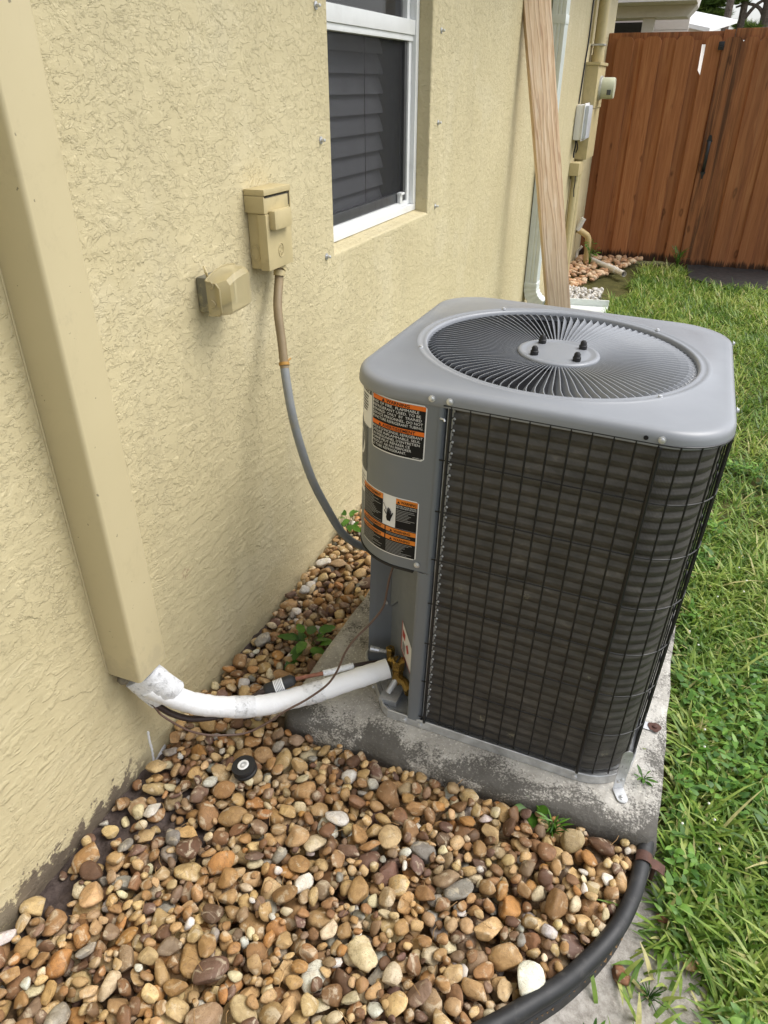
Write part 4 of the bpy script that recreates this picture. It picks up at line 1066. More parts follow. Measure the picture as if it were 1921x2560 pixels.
liq = thing('liquid_line', 'thin dark refrigerant line with a black filter drier behind the white pipe', 'pipe', (.06, -.10, .2))
lp = spline([(.050, -.112, .262), (.066, -.100, .236), (.082, -.085, .206), (.110, -.062, .178), (.145, -.030, .163), (.172, .000, .158), (.190, .040, .160), (.215, .068, .172), (.232, .083, .182)], 6)
MB().tube(lp, .0075, 10).build('insulated_run', M['brown_tube'], liq)
dr0, dr1 = Vector((.228, .080, .180)), Vector((.290, .131, .197)); dd = (dr1-dr0)
MB().tube([dr0, dr0+dd*.05, dr0+dd*.12, dr0+dd*.88, dr0+dd*.95, dr1], [.006, .011, .0150, .0150, .011, .006], 16).build('filter_drier', M['black'], liq)
MB().tube([dr0+dd*.34, dr0+dd*.62], .0154, 16).build('drier_label', M['lab_white'], liq)
mb = MB()
for k in range(5):
    mb.tube([dr0+dd*(.38+.045*k), dr0+dd*(.392+.045*k)], .0157, 16)
mb.build('drier_print', M['lab_grey'], liq)
e2 = ac_world((-.272, -.232, .066))
lq = spline([dr1, (.330, .164, .196), (.360, .188, .196), (.415, .233, .200), tuple(e2)], 6)
MB().tube(lq[:10], .0052, 8).build('copper_run', M['copper'], liq)
MB().tube(lq[9:18], .0078, 10).build('painted_joint', M['white_tape'], liq)
MB().tube(lq[17:], .0052, 8).build('dark_run', M['brown_tube'], liq)

cb = spline([(.055, -.112, .262), (.066, -.110, .236), (.095, -.123, .251-.012), (.126, -.097, .185), (.158, -.070, .152), (.193, -.042, .136), (.229, -.012, .128), (.266, .020, .142), (.305, .052, .170), (.344, .084, .191), (.383, .117, .222), (.404, .134, .26), (.42, .148, .311), (.439, .164, .348), (.47, .189, .387), (.493, .208, .427), (.500, .214, .472), (.505, .219, .510), (.515, .232, .556)], 6)
tag(MB().tube(cb, .0026, 8).build('control_cable', M['brown_cable'], None, origin=(.06, -.11, .24)), 'thin brown control cable looping in front of the white pipe up into the unit', 'cable')

# ================================================================ BLACK EDGING
edg = thing('garden_edging', 'curved black plastic garden edging with a round bead along its top', 'garden edging', (1.1, -.1, 0))
ep = spline([(x, y, .050) for x, y in EDGE], 6)
ep = [Vector((p.x, p.y, .052+.003*math.sin(p.x*9))) for p in ep]
MB().tube(ep, .0168, 14).build('top_bead', M['black'], edg)
mb = MB(); vs = []
for i, p in enumerate(ep):
    t = (ep[min(i+1, len(ep)-1)]-ep[max(i-1, 0)]).normalized(); nrm = Vector((t.y, -t.x, 0)); nrm = nrm if nrm.dot(Vector((1, -1, 0))) > 0 else -nrm
    for o_, z in ((.006, .042), (.0075, .015), (.010, .012), (.0085, .006), (.010, -.055), (-.004, -.055), (-.004, .042)): q = p+nrm*o_; vs.append((q.x, q.y, z))
mb.add(vs, [(i*7+k, i*7+(k+1) % 7, (i+1)*7+(k+1) % 7, (i+1)*7+k) for i in range(len(ep)-1) for k in range(7)], 0, True)
mb.build('skirt', M['black'], edg, auto=25)
st = thing('edging_stake', 'rusty metal stake bent over the top of the black edging', 'stake', (1.150, .062, .05))
mb = MB(); c = Vector((1.146, .062, .052))
arc = [(c.x+.0185*math.cos(a), c.z+.0185*math.sin(a)) for a in np.linspace(2.6, 0, 10)] + [(c.x+.030, .050), (c.x+.046, .040), (c.x+.048, .030)]
vs = [(x, y, z) for y in (.050, .074) for x, z in arc] + [(x, y, z-.0022) for y in (.050, .074) for x, z in arc]; n = len(arc)
mb.add(vs, [(i, i+1, n+i+1, n+i) for i in range(n-1)]+[(2*n+i, 3*n+i, 3*n+i+1, 2*n+i+1) for i in range(n-1)]+[(i, 2*n+i, 2*n+i+1, i+1) for i in range(n-1)]+[(n+i, n+i+1, 3*n+i+1, 3*n+i) for i in range(n-1)], 0, True)
mb.build('strap', M['rust'], st)
MB().lathe([(.0045, -.06), (.0045, .026)], c=(c.x+.0245, .062, .02), n=8).build('pin', M['rust'], st)

# ================================================================ GRAVEL BED
def edge_x_limit(y):
    pts = sorted([(yy, xx) for xx, yy in EDGE]); 
    return float(np.interp(y, [p[0] for p in pts], [p[1] for p in pts]))
PADL, PADF, PADB = AC0.x-.478, AC0.y-.447, AC0.y+.50
def in_bed(x, y, r=0.0):
    if x < .004+r*.8 or y < -.76 or y > 1.75: return False
    if y > PADF-.002-r*.85:
        return x < PADL-.004-r*.75 or y > PADB+r
    lim = 1.2
    if y < .12: lim = edge_x_limit(y)-.014-r*.8
    else: lim = 1.14-r
    if x > lim: return False
    return True
def soil_mask(x, y):
    """bare soil along the wall foot"""
    d = 0.0
    for cx, cy, rx, ry in ((.0, -.28, .16, .28), (.08, -.22, .16, .13), (.19, -.25, .10, .07), (.03, -.46, .09, .16), (.01, .33, .035, .18)):
        d = max(d, 1-math.hypot((x-cx)/rx, (y-cy)/ry))
    return max(0.0, min(1.0, d*2.2 + .35*mnoise.noise(Vector((x*16, y*16, 3)))*(1 if d > -.2 else 0)))
def soil_z(x, y):
    z = -.010 + .006*mnoise.noise(Vector((x*7, y*7, 1))) + .032*soil_mask(x, y) + (.012*mnoise.noise(Vector((x*40, y*40, 5))) if soil_mask(x, y) > .05 else 0)
    z += .034*max(0, 1-(PADF-y)/.24) if (y < PADF and x > .12) else 0
    if x < PADL and y > .15: z += .010*min(1, (y-.15)/.3)
    return z
bx0, bx1, by0, by1 = -.03, 1.16, -.80, 1.80
nx, ny = 150, 300
xs = np.linspace(bx0, bx1, nx+1); ys = np.linspace(by0, by1, ny+1)
Zs = np.array([[soil_z(x, y) for x in xs] for y in ys])
fs = []
for j in range(ny):
    for i in range(nx):
        x, y = (xs[i]+xs[i+1])/2, (ys[j]+ys[j+1])/2
        if in_bed(x, y, -.03) or x < .0: fs.append((j*(nx+1)+i, j*(nx+1)+i+1, (j+1)*(nx+1)+i+1, (j+1)*(nx+1)+i))
BARE = np.array([[soil_mask(x, y) for x in xs] for y in ys])
bed = MB().add([(x, y, Zs[j, i]+.011*(1-BARE[j, i])) for j, y in enumerate(ys) for i, x in enumerate(xs)], fs, 0, True).build('gravel_bed', M['soil'])
tag(bed, kind='structure')
_ba = bed.data.attributes.new('bare', 'FLOAT', 'POINT'); _ba.data.foreach_set('value', np.clip(BARE*2.5, 0, 1).astype(np.float32).ravel())

PAL = [((186, 152, 104), 18), ((198, 168, 120), 16), ((162, 126, 84), 14), ((176, 136, 88), 8), ((206, 178, 130), 12), ((168, 144, 110), 8), ((136, 102, 70), 9), ((216, 202, 166), 7), ((146, 122, 98), 6), ((122, 95, 80), 5), ((156, 152, 142), 4), ((224, 220, 210), 4), ((182, 134, 78), 5), ((108, 80, 58), 4)]
PALC = np.array([srgb(*c) for c, w in PAL]); PALW = np.array([w for c, w in PAL], float); PALW /= PALW.sum()
def pick_col():
    c = PALC[RNG.choice(len(PALC), p=PALW)]*RNG.uniform(.80, 1.18); return np.clip(c*RNG.uniform(.95, 1.05, 3), 0, .92)
def stone_mesh(seed, sub):
    bm = bmesh.new(); bmesh.ops.create_icosphere(bm, subdivisions=sub, radius=1); rs = np.random.default_rng(seed)
    cuts = [(Vector(rs.normal(size=3)).normalized(), rs.uniform(.50, .86)) for _ in range(rs.integers(4, 12))]
    so = Vector(rs.uniform(-50, 50, 3)); amp = rs.uniform(.16, .40); k2 = rs.uniform(.03, .08)
    for v in bm.verts:
        d = v.co.normalized(); r = 1 + amp*mnoise.noise(d*1.1+so) + k2*mnoise.noise(d*3.1+so)
        p = d*r
        for n_, c in cuts:
            h = p.dot(n_)
            if h > c: p -= n_*(h-c)*.92
            elif h > c-.12: p -= n_*((h-c+.12)**2)*.6
        v.co = p
    c = sum((v.co for v in bm.verts), Vector())/len(bm.verts)
    ex = [max(abs(v.co[i]-c[i]) for v in bm.verts) for i in range(3)]
    for v in bm.verts: v.co = Vector([(v.co[i]-c[i])/ex[i]*1.03 for i in range(3)])
    bm.verts.index_update(); vs = np.array([v.co[:] for v in bm.verts]); f = np.array([[v.index for v in p.verts] for p in bm.faces]); bm.free(); return vs, f
STONES2 = [stone_mesh(100+k, 2) for k in range(22)]
STONES3 = [stone_mesh(100+k, 3) for k in range(22)]
G = .004; gx = int((bx1-bx0)/G)+1; gy = int((by1-by0)/G)+1
HM = np.array([[0.0]]); 
ix = np.clip(((np.arange(gx)*G)/(bx1-bx0)*nx).astype(int), 0, nx); iy = np.clip(((np.arange(gy)*G)/(by1-by0)*ny).astype(int), 0, ny)
HM = Zs[np.ix_(iy, ix)].copy()
def euler_R(rx, ry, rz): return np.array(Euler((rx, ry, rz)).to_matrix())
SKIP = [(.256, -.069, .036)]
pebs = []
def drop(a, b, c, tries, dens=1.0):
    best = None
    for _ in range(tries):
        for __ in range(40):
            x = RNG.uniform(0, 1.16); y = RNG.uniform(-.78, 1.72)
            if x > .34 and y > .2: continue
            if in_bed(x, y, a*.8): break
        else: return
        if RNG.uniform() < soil_mask(x, y)*.93: continue
        R = int(a/G)+1; i0, j0 = int((x-bx0)/G), int((y-by0)/G)
        if i0-R < 1 or j0-R < 1 or i0+R >= gx-1 or j0+R >= gy-1: continue
        win = HM[j0-R:j0+R+1, i0-R:i0+R+1]
        yaw = RNG.uniform(0, 2*PI)
        jj, ii = np.mgrid[-R:R+1, -R:R+1]*G
        m_ = (ii*ii+jj*jj) < (b*1.05)**2
        sx = np.clip((win*ii)[m_].sum()/(ii*ii)[m_].sum(), -.7, .7); sy = np.clip((win*jj)[m_].sum()/(jj*jj)[m_].sum(), -.7, .7)
        tilt = Matrix.Rotation(math.atan(sy)*.75+RNG.normal()*.16, 3, 'X') @ Matrix.Rotation(-math.atan(sx)*.75+RNG.normal()*.16, 3, 'Y') @ Matrix.Rotation(yaw, 3, 'Z')
        Rm = np.array(tilt)
        Mi = Rm @ np.diag([1/a**2, 1/b**2, 1/c**2]) @ Rm.T
        q2 = Mi[2, 2]; q1 = Mi[0, 2]*ii+Mi[1, 2]*jj; q0 = Mi[0, 0]*ii*ii+2*Mi[0, 1]*ii*jj+Mi[1, 1]*jj*jj-1
        disc = q1*q1-q2*q0; ok = disc > 0
        if not ok.any(): continue
        sq = np.sqrt(np.where(ok, disc, 0)); lo = (-q1-sq)/q2; hi = (-q1+sq)/q2
        need = np.where(ok, win-lo, -1e9)
        zz = np.partition(need.ravel(), -max(2, int(ok.sum()*.07)))[-max(2, int(ok.sum()*.07))]
        if best is None or zz < best[0]: best = (zz, x, y, Rm, i0, j0, R, ok, hi, tilt)
    if best is None: return
    zz, x, y, Rm, i0, j0, R, ok, hi, tilt = best
    if zz > .065: return
    w = HM[j0-R:j0+R+1, i0-R:i0+R+1]; np.maximum(w, np.where(ok, hi+zz, -1e9), out=w)
    pebs.append((x, y, zz, a, b, c, tilt))
sizes = np.clip(RNG.lognormal(math.log(.0162), .33, 4300), .0075, .034)
order = np.argsort(-sizes[:1500]); szs = list(sizes[:1500][RNG.permutation(1500)]) + list(sizes[1500:])
for i, a in enumerate(szs):
    a = float(a); b = a*RNG.uniform(.62, .92); c = a*RNG.uniform(.36, .60)
    drop(a, b, c, 3 if i < 1200 else 8)
for i in range(620):
    a = float(RNG.uniform(.007, .0125)); drop(a, a*.8, a*.6, 6)
# visibility of each stone from above decides which are built singly
vis = []
for k, (x, y, z, a, b, c, t) in enumerate(pebs):
    i0, j0 = int((x-bx0)/G), int((y-by0)/G)
    top = HM[j0, i0]; vis.append((a*b if top < z+c*1.25 and (y > -.62) else 0) / max(.3, (y+1.0))**.8)
ordr = np.argsort(-np.array(vis)); big = set(int(k) for k in ordr[:300])
meshes3 = []
for vs, f in STONES3:
    me = bpy.data.meshes.new('pebble'); me.from_pydata(vs.tolist(), [], f.tolist()); me.polygons.foreach_set('use_smooth', [True]*len(me.polygons)); me.materials.append(M['pebble']); meshes3.append(me)
def joined_stones(name, lst, mat, parent=None, colf=pick_col, lib=None):
    V, Fc, T = [], [], []; base = 0
    for (x, y, z, a, b, c, t) in lst:
        vs, f = (lib or STONES2)[RNG.integers(22)]
        p = (vs*np.array([a, b, c])) @ np.array(t).T + np.array([x, y, z])
        V.append(p); Fc.append(f+base); base += len(p); col = colf(); T.append(np.tile(np.array([*col, RNG.uniform()]), (len(p), 1)))
    V = np.concatenate(V); Fc = np.concatenate(Fc); T = np.concatenate(T).astype(np.float32)
    me = bpy.data.meshes.new(name); me.vertices.add(len(V)); me.vertices.foreach_set('co', V.astype(np.float32).ravel())
    me.loops.add(Fc.size); me.loops.foreach_set('vertex_index', Fc.astype(np.int32).ravel()); me.polygons.add(len(Fc))
    me.polygons.foreach_set('loop_start', np.arange(0, Fc.size, 3, dtype=np.int32)); me.polygons.foreach_set('loop_total', np.full(len(Fc), 3, dtype=np.int32))
    me.update(); me.validate(); me.polygons.foreach_set('use_smooth', [True]*len(Fc))
    at = me.attributes.new('tint', 'FLOAT_COLOR', 'POINT'); at.data.foreach_set('color', T.ravel()); me.materials.append(mat)
    o = bpy.data.objects.new(name, me); COL.objects.link(o); o.parent = parent; o['kind'] = 'stuff'; return o
for k in sorted(big):
    x, y, z, a, b, c, t = pebs[k]
    o = bpy.data.objects.new('pebble', meshes3[RNG.integers(22)]); COL.objects.link(o); o.parent = bed
    o.location = (x, y, z); o.rotation_euler = t.to_euler(); o.scale = (a, b, c); o.color = (*pick_col(), 1)
joined_stones('small_pebbles', [p for k, p in enumerate(pebs) if k not in big], M['pebble_j'], bed)

# black roller wheel lying on the stones
def top_h(x, y, r=.02): 
    i0, j0 = int((x-bx0)/G), int((y-by0)/G); R = int(r/G); return float(np.percentile(HM[j0-R:j0+R+1, i0-R:i0+R+1], 85))
rz = top_h(.256, -.069)
rol = thing('roller_wheel', 'small black roller wheel with a white bearing ring lying on the pebbles', 'wheel', (.256, -.069, rz), (.10, -.12, 0))
MB().lathe([(.016, 0), (.0275, .0005), (.0285, .003), (.0285, .007), (.026, .009), (.026, .013), (.0285, .015), (.0285, .021), (.0275, .0235), (.0135, .0240), (.0125, .021)], n=36).build('tyre', M['rubber'], rol, world=False, auto=40)
MB().lathe([(.0135, .019), (.0135, .0246), (.0125, .0252), (.0092, .0252), (.0085, .0235)], n=28).build('bearing_ring', M['lab_white'], rol, world=False)
MB().lathe([(.0082, .018), (.0082, .0240), (.0065, .0248), (.0035, .0248), (.003, .020)], n=20).build('bearing_seal', M['galv'], rol, world=False)

# loose stones on the sand
for i, (x, y, a, lab, col) in enumerate(((1.205, -.005, .016, 'lone reddish brown stone on the sand beside the edging stake', (150, 100, 74)), (1.262, -.075, .022, 'tan stone on the sand half under the grass', (186, 152, 100)), (1.135, -.150, .020, 'pointed brown stone on the sand below the curved edging', (138, 96, 66)))):
    o = bpy.data.objects.new('loose_stone', meshes3[(i*5+3) % 22]); COL.objects.link(o); o.location = (x, y, ground_z(x, y)+a*.35); o.scale = (a, a*.75, a*.55); o.rotation_euler = (.1, .05, i*1.3); o.color = (*srgb(*col), 1)
    tag(o, lab, 'stone')
# ================================================================ THINGS ALONG THE FAR WALL
# leaning board
bd = MB().box((-.070, -.018, 0), (.070, .018, 2.46), bev=.003)
lean = math.atan(.20)
board = bd.build('leaning_board', M['plank'], None)
board.location = (.415, 3.30, .0); board.rotation_mode = 'QUATERNION'
board.rotation_quaternion = (Matrix.Rotation(-lean, 4, 'Y') @ Matrix.Rotation(math.radians(35), 4, 'Z')).to_quaternion()
tag(board, 'long raw wooden board leaning against the wall behind the unit', 'board')
# downspout
ds = thing('downspout', 'white ribbed rain downspout with elbow on the cream wall', 'downspout', (.045, 4.02, .1))
def ds_prof():
    p = []; w, d = .050, .032
    for k in range(5):
        x = -w+2*w*(k+.2)/5; p += [(x, -d), (x+.004, -d+.006), (x+.010, -d+.006), (x+.014, -d)]
    return p
yc, xc, hw, hd = 4.02, .046, .054, .040
out = []
for k in range(4):
    y0 = yc-hw+.012+k*.024; out += [(xc+hd, y0), (xc+hd-.004, y0+.003), (xc+hd-.004, y0+.009), (xc+hd, y0+.012)]
prof = [(xc-hd, yc-hw), (xc-.012, yc-hw), (xc-.009, yc-hw+.004), (xc-.003, yc-hw+.004), (xc, yc-hw), (xc+.010, yc-hw), (xc+.013, yc-hw+.004), (xc+.019, yc-hw+.004), (xc+.022, yc-hw), (xc+hd, yc-hw)] + out + [(xc+hd, yc+hw), (xc-hd, yc+hw)]
MB().sheet(prof+[prof[0]], .30, 2.5, smooth=False).build('pipe', M['ds_white'], ds)
MB().box((xc-hd-.004, yc-hw-.003, 1.755), (xc+hd+.003, yc+hw+.003, 1.800), bev=.002).build('strap', M['ds_white'], ds)
MB().box((xc-hd-.003, yc-hw-.004, .270), (xc+hd+.004, yc+hw+.004, .300), bev=.003).build('collar', M['ds_white'], ds)
mb = MB(); 
for k in range(10):
    a = k/9*1.25; c = Vector((xc+.13*(1-math.cos(a)), yc, .27-.13*math.sin(a)-.0))
    rt = Matrix.Rotation(-a, 3, 'Y'); e = .0025*(k % 2)
    mb.add([c + rt @ Vector((sx*(hd+e), sy*(hw+e), 0)) for sx, sy in ((-1, -1), (1, -1), (1, 1), (-1, 1))], [])
n = 10; b0 = 0
mb.f = []; mb.m = []; mb.sm = []
for k in range(9):
    for j in range(4): mb.f.append((k*4+j, k*4+(j+1) % 4, (k+1)*4+(j+1) % 4, (k+1)*4+j)); mb.m.append(0); mb.sm.append(False)
mb.build('elbow', M['ds_white'], ds)
# splash block
sb = thing('splash_block', 'white trough splash block on the ground under the downspout', 'splash block', (.30, 4.48, .0))
MB().prism([(.10, 4.36), (.52, 4.30), (.52, 4.66), (.10, 4.60)], .0, .020).build('tray', M['ds_white'], sb)
MB().prism([(.10, 4.36), (.52, 4.30), (.52, 4.318), (.10, 4.376)], .021, .065).build('side_wall', M['ds_white'], sb)
MB().prism([(.10, 4.584), (.52, 4.642), (.52, 4.66), (.10, 4.60)], .021, .065).build('side_wall', M['ds_white'], sb)

# electric meter cabinet
mbx = thing('meter_cabinet', 'tall cream electric meter cabinet on the far wall by the fence', 'meter cabinet', (.05, 5.73, .93))
MB().box((.001, 5.52, 1.295), (.098, 5.95, 1.580), bev=.004).build('upper_box', M['cream_box'], mbx)
MB().box((.001, 5.53, .935), (.092, 5.94, 1.293), bev=.004).build('lower_box', M['cream_box'], mbx)
MB().box((.001, 5.51, 1.581), (.110, 5.96, 1.602), bev=.003).build('rain_cap', M['cream_box'], mbx)
MB().lathe([(.085, .0985), (.085, .112), (.076, .116)], c=(0, 5.73, 1.430), axis='x', n=28).build('meter_ring', M['galv'], mbx)
mt_ = MB().lathe([(.074, .1165), (.074, .200), (.070, .212), (.030, .214)], c=(0, 5.73, 1.430), axis='x', n=28).build('meter_body', simple('meter_pale_green', srgb(190, 192, 168), .35), mbx)
MB().box((.165, 5.652, 1.385), (.195, 5.672, 1.420), bev=.002).build('meter_label', M['lab_grey'], mt_)
ris = thing('service_riser', 'cream vertical conduit rising from the top of the meter cabinet', 'conduit', (.055, 5.70, 1.6))
MB().tube([(.055, 5.70, 1.602), (.055, 5.70, 2.5)], .042, 18).build('pipe', M['cream_box'], ris)
MB().tube([(.055, 5.70, 1.6025), (.055, 5.70, 1.65)], .049, 18).build('hub', M['cream_box'], ris)
MB().box((.001, 5.645, 1.71), (.101, 5.755, 1.722), bev=.002).build('strap', M['galv'], ris)
MB().tube(spline([(.012, 5.46, 2.5), (.010, 5.44, 2.0), (.012, 5.42, 1.72), (.010, 5.40, 1.6), (.010, 5.34, 1.33)], 6), .006, 6).build('thin_cable', M['wire'], ris)
MB().tube([(.014, 5.56, 2.5), (.014, 5.56, 1.72)], .010, 8).build('side_pipe', M['cream_box'], ris)
# white utility box
ub = thing('utility_box', 'white plastic utility box with a ribbed grey cover beside the meter cabinet', 'utility box', (.04, 5.40, 1.08))
MB().box((.001, 5.29, 1.085), (.062, 5.50, 1.325), bev=.020).build('base', M['lab_white'], ub)
MB().box((.0625, 5.28, 1.080), (.070, 5.51, 1.335), bev=.003).build('flange', M['lab_white'], ub)
MB().box((.066, 5.295, 1.095), (.100, 5.495, 1.320), bev=.022).build('cover', simple('pale_grey_cover', srgb(186, 190, 196), .35, bstr=.4, bscale=60), ub)
MB().tube(spline([(.02, 5.36, 1.083), (.022, 5.35, 1.04), (.015, 5.37, 1.0), (.02, 5.34, .965)], 5), .006, 6).tube(spline([(.02, 5.40, 1.083), (.03, 5.42, 1.03), (.02, 5.43, .99)], 5), .005, 6).build('loose_wire', M['wire'], ub)
# small junction box with conduit to the ground
jb = thing('junction_box', 'small cream junction box and conduit below the meter cabinet', 'junction box', (.03, 5.42, .0))
MB().box((.001, 5.32, .835), (.075, 5.50, .925), bev=.004).build('box', M['cream_box'], jb)
MB().tube([(.035, 5.44, .834), (.035, 5.44, .80)], .034, 12).build('hub', M['cream_box'], jb)
MB().tube([(.035, 5.46, .80), (.035, 5.46, -.02)], .029, 14).build('pipe', M['cream_box'], jb)
MB().tube([(.030, 5.60, .93), (.030, 5.60, -.02)], .034, 14).build('side_pipe', M['cream_box'], jb)
MB().tube(spline([(.05, 5.36, .834), (.055, 5.35, .78), (.05, 5.37, .73), (.06, 5.35, .68)], 5), .004, 6).build('loose_wire', M['wire'], jb)
# pvc outlets
pv = thing('drain_pipe', 'bent cream and white plastic drain pipe sticking up by the fence', 'pipe', (.12, 6.2, 0))
MB().tube(spline([(.122, 6.22, -.05), (.122, 6.22, .15), (.112, 6.21, .235), (.07, 6.19, .275), (.015, 6.17, .305)], 6), .028, 14).build('lower_pipe', M['pvc_cream'], pv)
MB().tube([(.012, 6.16, .300), (.055, 6.17, .405)], .025, 14).build('white_end', M['pvc'], pv)
pv2 = thing('stub_pipe', 'short thin pale pipe stub at the foot of the wall by the fence', 'pipe', (.02, 6.30, 0))
MB().tube(spline([(.015, 6.32, -.03), (.015, 6.32, .07), (.03, 6.32, .10), (.055, 6.32, .135)], 5), .012, 10).build('pipe', M['pvc'], pv2)
pl = thing('fallen_pipe', 'white plastic pipe lying in the gravel and grass near the fence', 'pipe', (.33, 6.0, .03))
MB().tube([(.165, 6.24, .035), (.36, 5.97, .035)], .024, 14).tube([(.43, 5.87, .036), (.52, 5.74, .036)], .024, 14, cap=False).build('pipe', M['pvc'], pl)
MB().tube([(.345, 5.99, .035), (.44, 5.855, .036)], .029, 14).build('coupling', M['pvc'], pl)

# ================================================================ FENCE AND GATE
fence = thing('wood_fence', 'brown stained board on board wooden fence with dog eared pickets', 'fence', (.4, 6.58, 0))
PK = {}
def picket(x0, x1, yb, z0, z1, par, stain=0.0, ear=.035, topcut=True):
    w = x1-x0; key = (round(w, 3), round(z1-z0, 2))
    poly = [(-w/2, 0), (w/2, 0), (w/2, z1-z0-ear), (w/2-ear*.6, z1-z0-ear*.25), (w/2-ear*1.1, z1-z0), (-w/2+ear*1.1, z1-z0), (-w/2+ear*.6, z1-z0-ear*.25), (-w/2, z1-z0-ear)] if topcut else [(-w/2, 0), (w/2, 0), (w/2, z1-z0), (-w/2, z1-z0)]
    o = MB().prism([(a, b) for a, b in poly], -.008, .008, plane='xz').build('picket', M['fence'], None)
    o.parent = par; og = ORIGIN[par.name]; o.location = Vector(((x0+x1)/2, yb, z0))-og
    o.rotation_euler = (RNG.normal()*.003, RNG.normal()*.002, RNG.normal()*.02)
    o.color = (1, 1, 1, 1-stain)
    return o
def broken_picket(a, b):
    w = b-a; H_ = 1.775
    o = MB().prism([(-w/2, 0), (w/2, 0), (w/2, 1.50), (w/2-.012, 1.515), (w/2-.018, 1.53), (w/2-.040, 1.56), (w/2-.046, H_), (-w/2, H_)], -.008, .008, plane='xz').build('picket', M['fence'], None)
    o.parent = fence; o.location = Vector(((a+b)/2, 6.606, 0))-ORIGIN[fence.name]; o.color = (1, 1, 1, 1)
for a, b in ((-.005, .10), (.205, .32), (.430, .575), (.688, .815)): picket(a, b, 6.606, .0, 1.795, fence) if a < .6 else broken_picket(a, b)
for a, b in ((.078, .222), (.303, .446), (.563, .705), (.803, .928)): picket(a, b, 6.570, .0, 1.805, fence, 0.0)
def rail(x0, x1, z0, z1, par, y0=6.616, y1=6.654):
    o = MB().box((x0, y0, z0), (x1, y1, z1), bev=.003).build('rail', M['fence'], par); o.color = (1, 1, 1, .35); return o  # rail colour darkened to imitate shade behind the picket tops
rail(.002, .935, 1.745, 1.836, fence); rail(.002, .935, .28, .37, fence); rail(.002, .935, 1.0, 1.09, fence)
MB().box((.925, 6.603, -.1), (1.01, 6.69, 1.845), bev=.003).build('post', M['fence'], fence)
gate = thing('wood_gate', 'brown wooden gate with black mould stains and a black iron handle', 'gate', (1.5, 6.58, .0))
gx_ = [(.936, 1.088, 1), (1.080, 1.215, .6), (1.205, 1.325, .25), (1.318, 1.44, .1), (1.430, 1.550, .0), (1.543, 1.69, .2), (1.680, 1.83, .1), (1.820, 1.97, .0), (1.960, 2.11, .1), (2.100, 2.25, 0), (2.240, 2.38, .1)]
for i, (a, b, s) in enumerate(gx_): picket(a, b, 6.552 if i % 2 == 0 else 6.577, -.022, 1.790, gate, s)
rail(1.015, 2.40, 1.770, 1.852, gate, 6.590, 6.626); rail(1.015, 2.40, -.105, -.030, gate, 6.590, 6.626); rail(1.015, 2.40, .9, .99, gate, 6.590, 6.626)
hx, hy = .985, 6.5435
hd_ = MB().prism([(hx-.012, 1.02), (hx+.012, 1.02), (hx+.026, 1.035), (hx+.016, 1.05), (hx+.012, 1.075), (hx, 1.085), (hx-.012, 1.075), (hx-.016, 1.05), (hx-.026, 1.035)], hy-.004, hy, plane='xz')
hd_.prism([(hx-.006, .735), (hx+.006, .735), (hx+.010, .765), (hx+.022, .785), (hx+.010, .805), (hx-.010, .805), (hx-.022, .785), (hx-.010, .765)], hy-.004, hy, plane='xz')
hd_.tube(spline([(hx, hy-.004, 1.03), (hx, hy-.030, .99), (hx, hy-.038, .92), (hx, hy-.030, .84), (hx, hy-.004, .795)], 5), .009, 8, flat=1.6)
hd_.build('handle', M['black_iron'], gate)
MB().box((.900, 6.525, 1.700), (.945, 6.543, 1.760), bev=.004).lathe([(.008, 0), (.008, .03)], c=(.922, 6.505, 1.73), axis='y', n=10).build('latch', M['black_iron'], gate)
mat_o = MB().prism([(1.05, 5.98), (1.4, 5.70), (2.4, 5.50), (2.4, 6.75), (1.0, 6.75)], -.012, .0).build('weed_mat', M['black'], None, origin=(1.6, 6.2, 0))
tag(mat_o, 'black weed mat on the ground under the gate', 'mat')
# outer fence on the right side, continuing beyond the gate
# ================================================================ NEIGHBOURS
nb = thing('neighbour_house', 'pale neighbouring house with a low eave and post beyond the fence', 'house', (-.3, 11.5, 0))
MB().prism([(-6, 2.27), (.36, 2.27), (.47, 2.40), (.56, 2.95), (-6, 3.6)], 11.8, 12.4, plane='xz').build('eave', M['house2_trim'], nb)
MB().prism([(-6, 2.405), (.475, 2.405), (.56, 2.70), (-6, 2.70)], 11.2, 11.79, plane='xz').build('eave_soffit', M['house2_trim'], nb)
MB().box((-.235, 11.9, 0), (-.075, 12.05, 2.268)).build('post', M['house2_trim'], nb)
for k in range(9): MB().box((-6, 13.0+.004*(k % 2), 1.5+.17*k), (.35, 13.10, 1.5+.17*(k+1)-.006)).build('siding_board', M['house2'], nb)
MB().box((-1.2, 12.6, 1.90), (-.30, 12.99, 2.262)).build('dark_window', M['house2_dark'], nb)
nb2 = thing('shed', 'white metal roofed building seen past the neighbouring eave', 'building', (0, 16, 0))
MB().prism([(-1.5, 2.64), (.56, 2.225), (.56, 0), (-1.5, 0)], 14.02, 18, plane='xz').build('wall', M['house2'], nb2)
MB().add([(-1.6, 13.9, 2.69), (.64, 13.9, 2.24), (1.05, 19, 2.64), (-1.6, 19, 3.16), (-1.6, 13.9, 2.63), (.64, 13.9, 2.18), (1.05, 19, 2.58), (-1.6, 19, 3.10)], [(0, 1, 2, 3), (4, 5, 6, 7), (0, 1, 5, 4), (1, 2, 6, 5), (2, 3, 7, 6), (3, 0, 4, 7)]).build('roof', M['metal_roof'], nb2)
